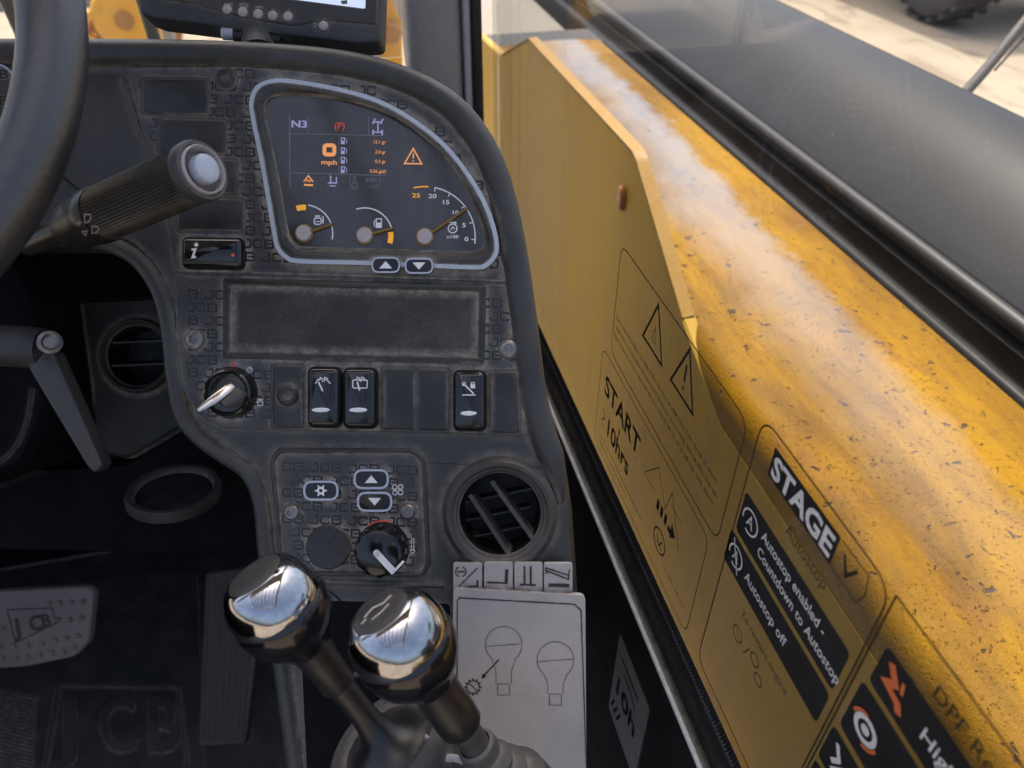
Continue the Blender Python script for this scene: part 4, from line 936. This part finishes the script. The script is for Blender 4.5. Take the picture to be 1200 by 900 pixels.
# light symbols printed on the collar, lying on its round surface
def onstalk(x, y):
    d = (sk.l(at(x, y, 1))-sk.l(EYE)); o = sk.l(EYE); w = o-ax0; dp = d-ax*d.dot(ax); wp = w-ax*w.dot(ax); r = .01815
    A_ = dp.dot(dp); B_ = 2*dp.dot(wp); C_ = wp.dot(wp)-r*r; disc = max(0, B_*B_-4*A_*C_); return o+d*((-B_-math.sqrt(disc))/(2*A_))
icon('lamp_symbols', M_HUB, onstalk, cp, [(S(c3, [(395, 405), (420, 405), (428, 420), (415, 440), (398, 445)]), 1, True), (S(c3, [(372, 435), (358, 450)]), .9), (S(c3, [(380, 440), (366, 456)]), .9), (S(c3, [(430, 462), (455, 460), (464, 475), (450, 492), (432, 494)]), 1, True), (S(c3, [(385, 485), (408, 482), (400, 505)]), .9, True)])
# ================================================================= tilt lever of the column
tl = Thing('column_tilt_lever', 'grey cast lever hanging below the steering wheel', 'lever', 20, 420, .58)
tube('handle', [tl.k(x, y, 0) for x, y in ((-70, 402), (-20, 404), (30, 406), (52, 408))], [.0155, .016, .0158, .0148], M_LEVG, tl.e, 28)
stack('blade', rpoly(S(c5, [(105, 232), (175, 150), (205, 175), (388, 590), (375, 612), (350, 625), (325, 600)]), [4, 8, 4, 4, 3, 4, 4], 4), [(0, -.004), (0, .006), (1.5, .0085), (3, .009)], M_LEVG, tl, back=True)
lathe('pivot_bolt', [(.0085, 0), (.0085, .004), (.006, .005), (.0045, .0035)], tl.k(*c5(186, 135), .014), (.6, .1, .8), M_STEEL, tl.e, 20)
cc = Thing('steering_column_shroud', 'black steering column shroud in the dark under the wheel', 'column shroud', -60, 420, .66)
stack('shroud', rpoly([(-200, 200), (20, 300), (45, 350), (62, 470), (30, 545), (-60, 580), (-200, 580)], [0, 20, 20, 40, 40, 30, 0], 5), [(0, -.08), (0, -.012), (3, -.005), (9, 0)], M_DARK, cc)
tube('edge_trim', [cc.k(x, y, .001) for x, y in sample([(38, 455), (30, 500), (8, 535), (-30, 555)], n=5)], .0025, M_LOWP, cc.e, 8)
# ================================================================= lower dash with two vents
ld = Thing('lower_dashboard', 'dark lower dash panel with two round air vents in the footwell', 'dashboard panel', 170, 460, .72)
lpan = stack('panel', rpoly([(88, 350), (330, 340), (330, 480), (232, 492), (150, 540), (112, 530)], [10, 0, 0, 20, 20, 12], 4), [(0, -.06), (0, -.008), (2, -.003), (6, 0)], M_LOWP, ld, hole=circ(163, 417, 35.2, 40))
dkp = rpoly([(-260, 540), (60, 548), (150, 542), (232, 494), (330, 484), (330, 655), (180, 650), (-260, 640)], 8, 4)
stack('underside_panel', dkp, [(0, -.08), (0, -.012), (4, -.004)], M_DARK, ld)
vc = ld.k(163, 417, 0); q = .72/900
v1 = lathe('air_vent', [(44*q, 0), (44*q, .004), (42*q, .008), (39*q, .008), (37*q, .004), (35*q, .002)], vc, (0, 0, 1), M_LOWP, ld.e, 48, cap0=False, cap1=False)
lathe('vent_throat', [(35.1*q, .003), (34*q, -.02), (33*q, -.032), (.0003, -.034)], vc, (0, 0, 1), M_BLACK, v1, 40, cap0=False, cap1=False)
for y in (400, 427):
    A_, B_ = ld.k(132, y+2, .001), ld.k(194, y-1, .001); dn = Vector((0, .004, -.014)); up_ = Vector((0, .0010, 0))
    mk('slat', [A_-up_, B_-up_, B_+up_, A_+up_, A_+dn, B_+dn], [(0, 1, 2, 3), (2, 3, 4, 5), (0, 1, 5, 4)], M_VENTB, v1, smooth=False)
v2 = lathe('air_vent', [(50*q, 0), (50*q, .006), (48*q, .010), (43*q, .010), (40*q, .004), (.0003, .002)], ld.k(205, 582, .040), (.05, .90, .44), M_LOWP, ld.e, 48, cap0=False, cap1=False)
lathe('vent_throat', [(39.5*q, .0046), (20*q, .0040), (.0003, .0038)], ld.k(205, 582, .040), (.05, .90, .44), M_BLACK, v2, 40, cap0=False, cap1=False)  # flat black disc, the hole's darkness is painted on
# ================================================================= pedals and mat
bpd = Thing('brake_pedal', 'worn metal brake pedal with raised lettering and studs', 'pedal', 40, 735, .90)
poly = rpoly(S(cb, [(-260, 215), (0, 180), (355, 162), (382, 190), (360, 390), (300, 450), (100, 492), (-260, 510)]), [4, 30, 12, 8, 20, 20, 30, 4], 5)
pd = stack('pedal_pad', poly, [(0, -.008), (0, .0005), (1.5, .0025), (3, .003)], M_PEDAL, bpd, back=True)
BK = lambda w: (lambda x, y: bpd.k(x, y, w))
icon('emblem_outline', M_ACC, BK(.0036), pd, [(S(cb, [(28, 258), (210, 252), (230, 312), (62, 392)]), 1.1, True)])
text('raised_lettering', M_ACC, BK(.0038), pd, [('J', *cb(66, 362), 19, .95, 'l', .03, 10), ('C', *cb(122, 345), 17, .9, 'l', .03, 10), ('B', *cb(170, 330), 15, .9, 'l', .03, 10)])
i = 0
studs = [(-60, 240), (200, 232), (245, 230), (292, 227), (338, 225), (285, 297), (333, 292), (-40, 335), (12, 330), (5, 405), (57, 405), (115, 402), (173, 394), (226, 380), (273, 372), (320, 364), (12, 455), (66, 453), (115, 450), (165, 442), (212, 432), (262, 428), (306, 410), (-40, 460), (238, 298)]
for p in studs:
    lathe('stud', [(.0028, 0), (.0026, .0016), (.0016, .0026)], bpd.k(*cb(*p), .0030), (0, 0, 1), M_PEDAL, pd, 10, cap0=False)
tube('pedal_arm', [bpd.l(at(-20, 720, .915)), bpd.l(at(-20, 640, .95)), bpd.l(at(0, 520, 1.0))], .012, M_DARK, bpd.e, 12)
ap = Thing('accelerator_pedal', 'long ribbed brown-black accelerator pedal hinged at the floor', 'pedal', 265, 870, .94)
stack('pedal_plate', rpoly([(240, 672), (305, 664), (302, 760), (288, 872), (232, 876)], [5, 5, 5, 3, 3], 4), [(0, -.012), (0, -.002), (1.5, 0)], M_ACC, ap, back=True)
for i in range(8):
    x0, x1 = 244+i*7.6, 237+i*6.7
    tube('rib', [ap.k(x0, 674, .0008), ap.k((x0+x1)/2, 775, .0008), ap.k(x1, 868, .0008)], .0021, M_ACC, ap.e, 8)
fm = Thing('floor_mat', 'black rubber floor mat with raised lettering below the pedals', 'floor mat', world=Vector(onZ(130, 860, -1.047)))
mz = lambda x, y, z=-1.046: fm.l(onZ(x, y, z))
V = []; mp_ = rpoly([(-80, 700), (0, 690), (230, 668), (240, 960), (-80, 960)], 10, 4)
icon('mat_sheet', M_MAT, lambda x, y: mz(x, y, -1.0455), fm.e, fills=[mp_])
icon('raised_border', M_ACC, lambda x, y: mz(x, y, -1.042), fm.e, [(S(cb, [(235, 560), (720, 568), (760, 900)]), 2), (S(cb, [(235, 560), (180, 900)]), 2.6)])
text('raised_lettering', M_ACC, lambda x, y: mz(x, y, -1.041), fm.e, [('J', *cb(240, 830), 62, 1.15, 'l', .01, 2), ('C', *cb(400, 830), 62, .72, 'l', .01, 2), ('B', *cb(590, 830), 62, .80, 'l', .01, 2)])
V, Fc = [], []
for i in range(46):
    y0 = 792+i*4.6; a = len(V); V += [mz(-60, y0, -1.043), mz(42-i*.25, y0+26, -1.043), mz(42-i*.25, y0+27.6, -1.043), mz(-60, y0+1.6, -1.043)]; Fc.append((a, a+1, a+2, a+3))
mk('mat_ribs', V, Fc, M_ACC, fm.e, smooth=False, kind='stuff')
# ================================================================= left instrument pod glimpsed through the wheel
lp = Thing('instrument_panel', 'patterned dark instrument panel glimpsed behind the steering wheel', 'instrument panel', -30, 150, .56)
stack('panel_face', rpoly([(-180, 76), (0, 74), (24, 90), (46, 160), (44, 240), (-180, 240)], [0, 20, 20, 20, 10, 0], 5), [(0, 0), (0, .0125), (1.5, .0135)], M_FASCIA, lp)
text('printed_pattern', M_PRINT, lambda x, y: lp.k(x, y, .0138), lp.e, [('JCB', x-(r % 2)*18, 92+r*15.5, 10.5, 1.5, 'l', .03) for r in range(8) for x in (-66, -24)])
tube('panel_outline', [lp.k(x, y, .0137) for x, y in sample([(-60, 74), (-5, 75), (14, 86), (26, 110)], n=4)], .0008, M_RING, lp.e, 6)
# ================================================================= monitor
mo = Thing('reversing_monitor', 'small black camera monitor with row of round buttons on the dash', 'monitor', 305, 55, .57)
ca = stack('casing', rpoly([(164, -170), (452, -140), (446, 49), (420, 51), (180, 21), (162, 14)], [6, 8, 8, 6, 8, 8], 5), [(0, -.022), (0, -.004), (1.5, -.001), (4, 0)], M_MON, mo, back=True)
MK = lambda w: (lambda x, y: mo.k(x, y, w))
stack('bezel_step', rpoly([(176, -160), (444, -132), (441, 28), (384, 23), (372, 24), (345, 30), (285, 20), (245, 9), (230, 4), (172, -4)], [4, 4, 3, 4, 8, 8, 20, 8, 8, 4], 4), [(0, -.001), (0, .0010), (1.2, .0018)], M_MON, mo, ca)
stack('screen', rpoly([(196, -140), (430, -116), (428, 10), (196, -20)], 2, 2), [(0, .0012), (0, .0022)], M_SCREEN, mo, ca)
icon('screen_mark', M_INKL, MK(.0026), ca, fills=[[(399, 1), (407, 0), (407, 4.5), (401, 5)]])
for (x, y) in ((267, 12), (285, 15), (303, 17.3), (320, 19.3), (338, 20.2), (379.5, 31)):
    lathe('button', [(.0034, 0), (.0034, .0016), (.0026, .0022)], mo.k(x, y, .0012), (0, 0, 1), M_BUTTON, mo.e, 20)
text('button_labels', M_HUB, MK(.0026), ca, [('AV/AV', 262, 6, 2.6, 1), ('MENU', 299, 9.5, 2.4, 1), ('-', 319, 11.5, 3, 1.2), ('+', 337, 13, 3, 1.2)])
icon('button_symbols', M_HUB, MK(.0026), ca, [(rrect(281, 4.5, 290, 8, 1.5, 3, .3), .6, True), ([(367, 29), (369, 26.5), (371, 29)], .6), ([(367, 31), (371, 31)], .6)])
tube('mount_stem', [mo.k(301, 30, -.012), mo.k(303, 48, -.010), mo.k(304, 64, -.004)], [.013, .0125, .014], M_MON, mo.e, 20)
tube('mount_bar', [mo.k(275, 43, -.006), mo.k(301, 44, -.006), mo.k(330, 47, -.006)], .0048, M_SEAL, mo.e, 14)
lathe('clamp_screw', [(.0045, 0), (.0045, .008), (.003, .009)], mo.k(274, 40, -.006), (-1, 0, .1), M_PILLARL, mo.e, 16)
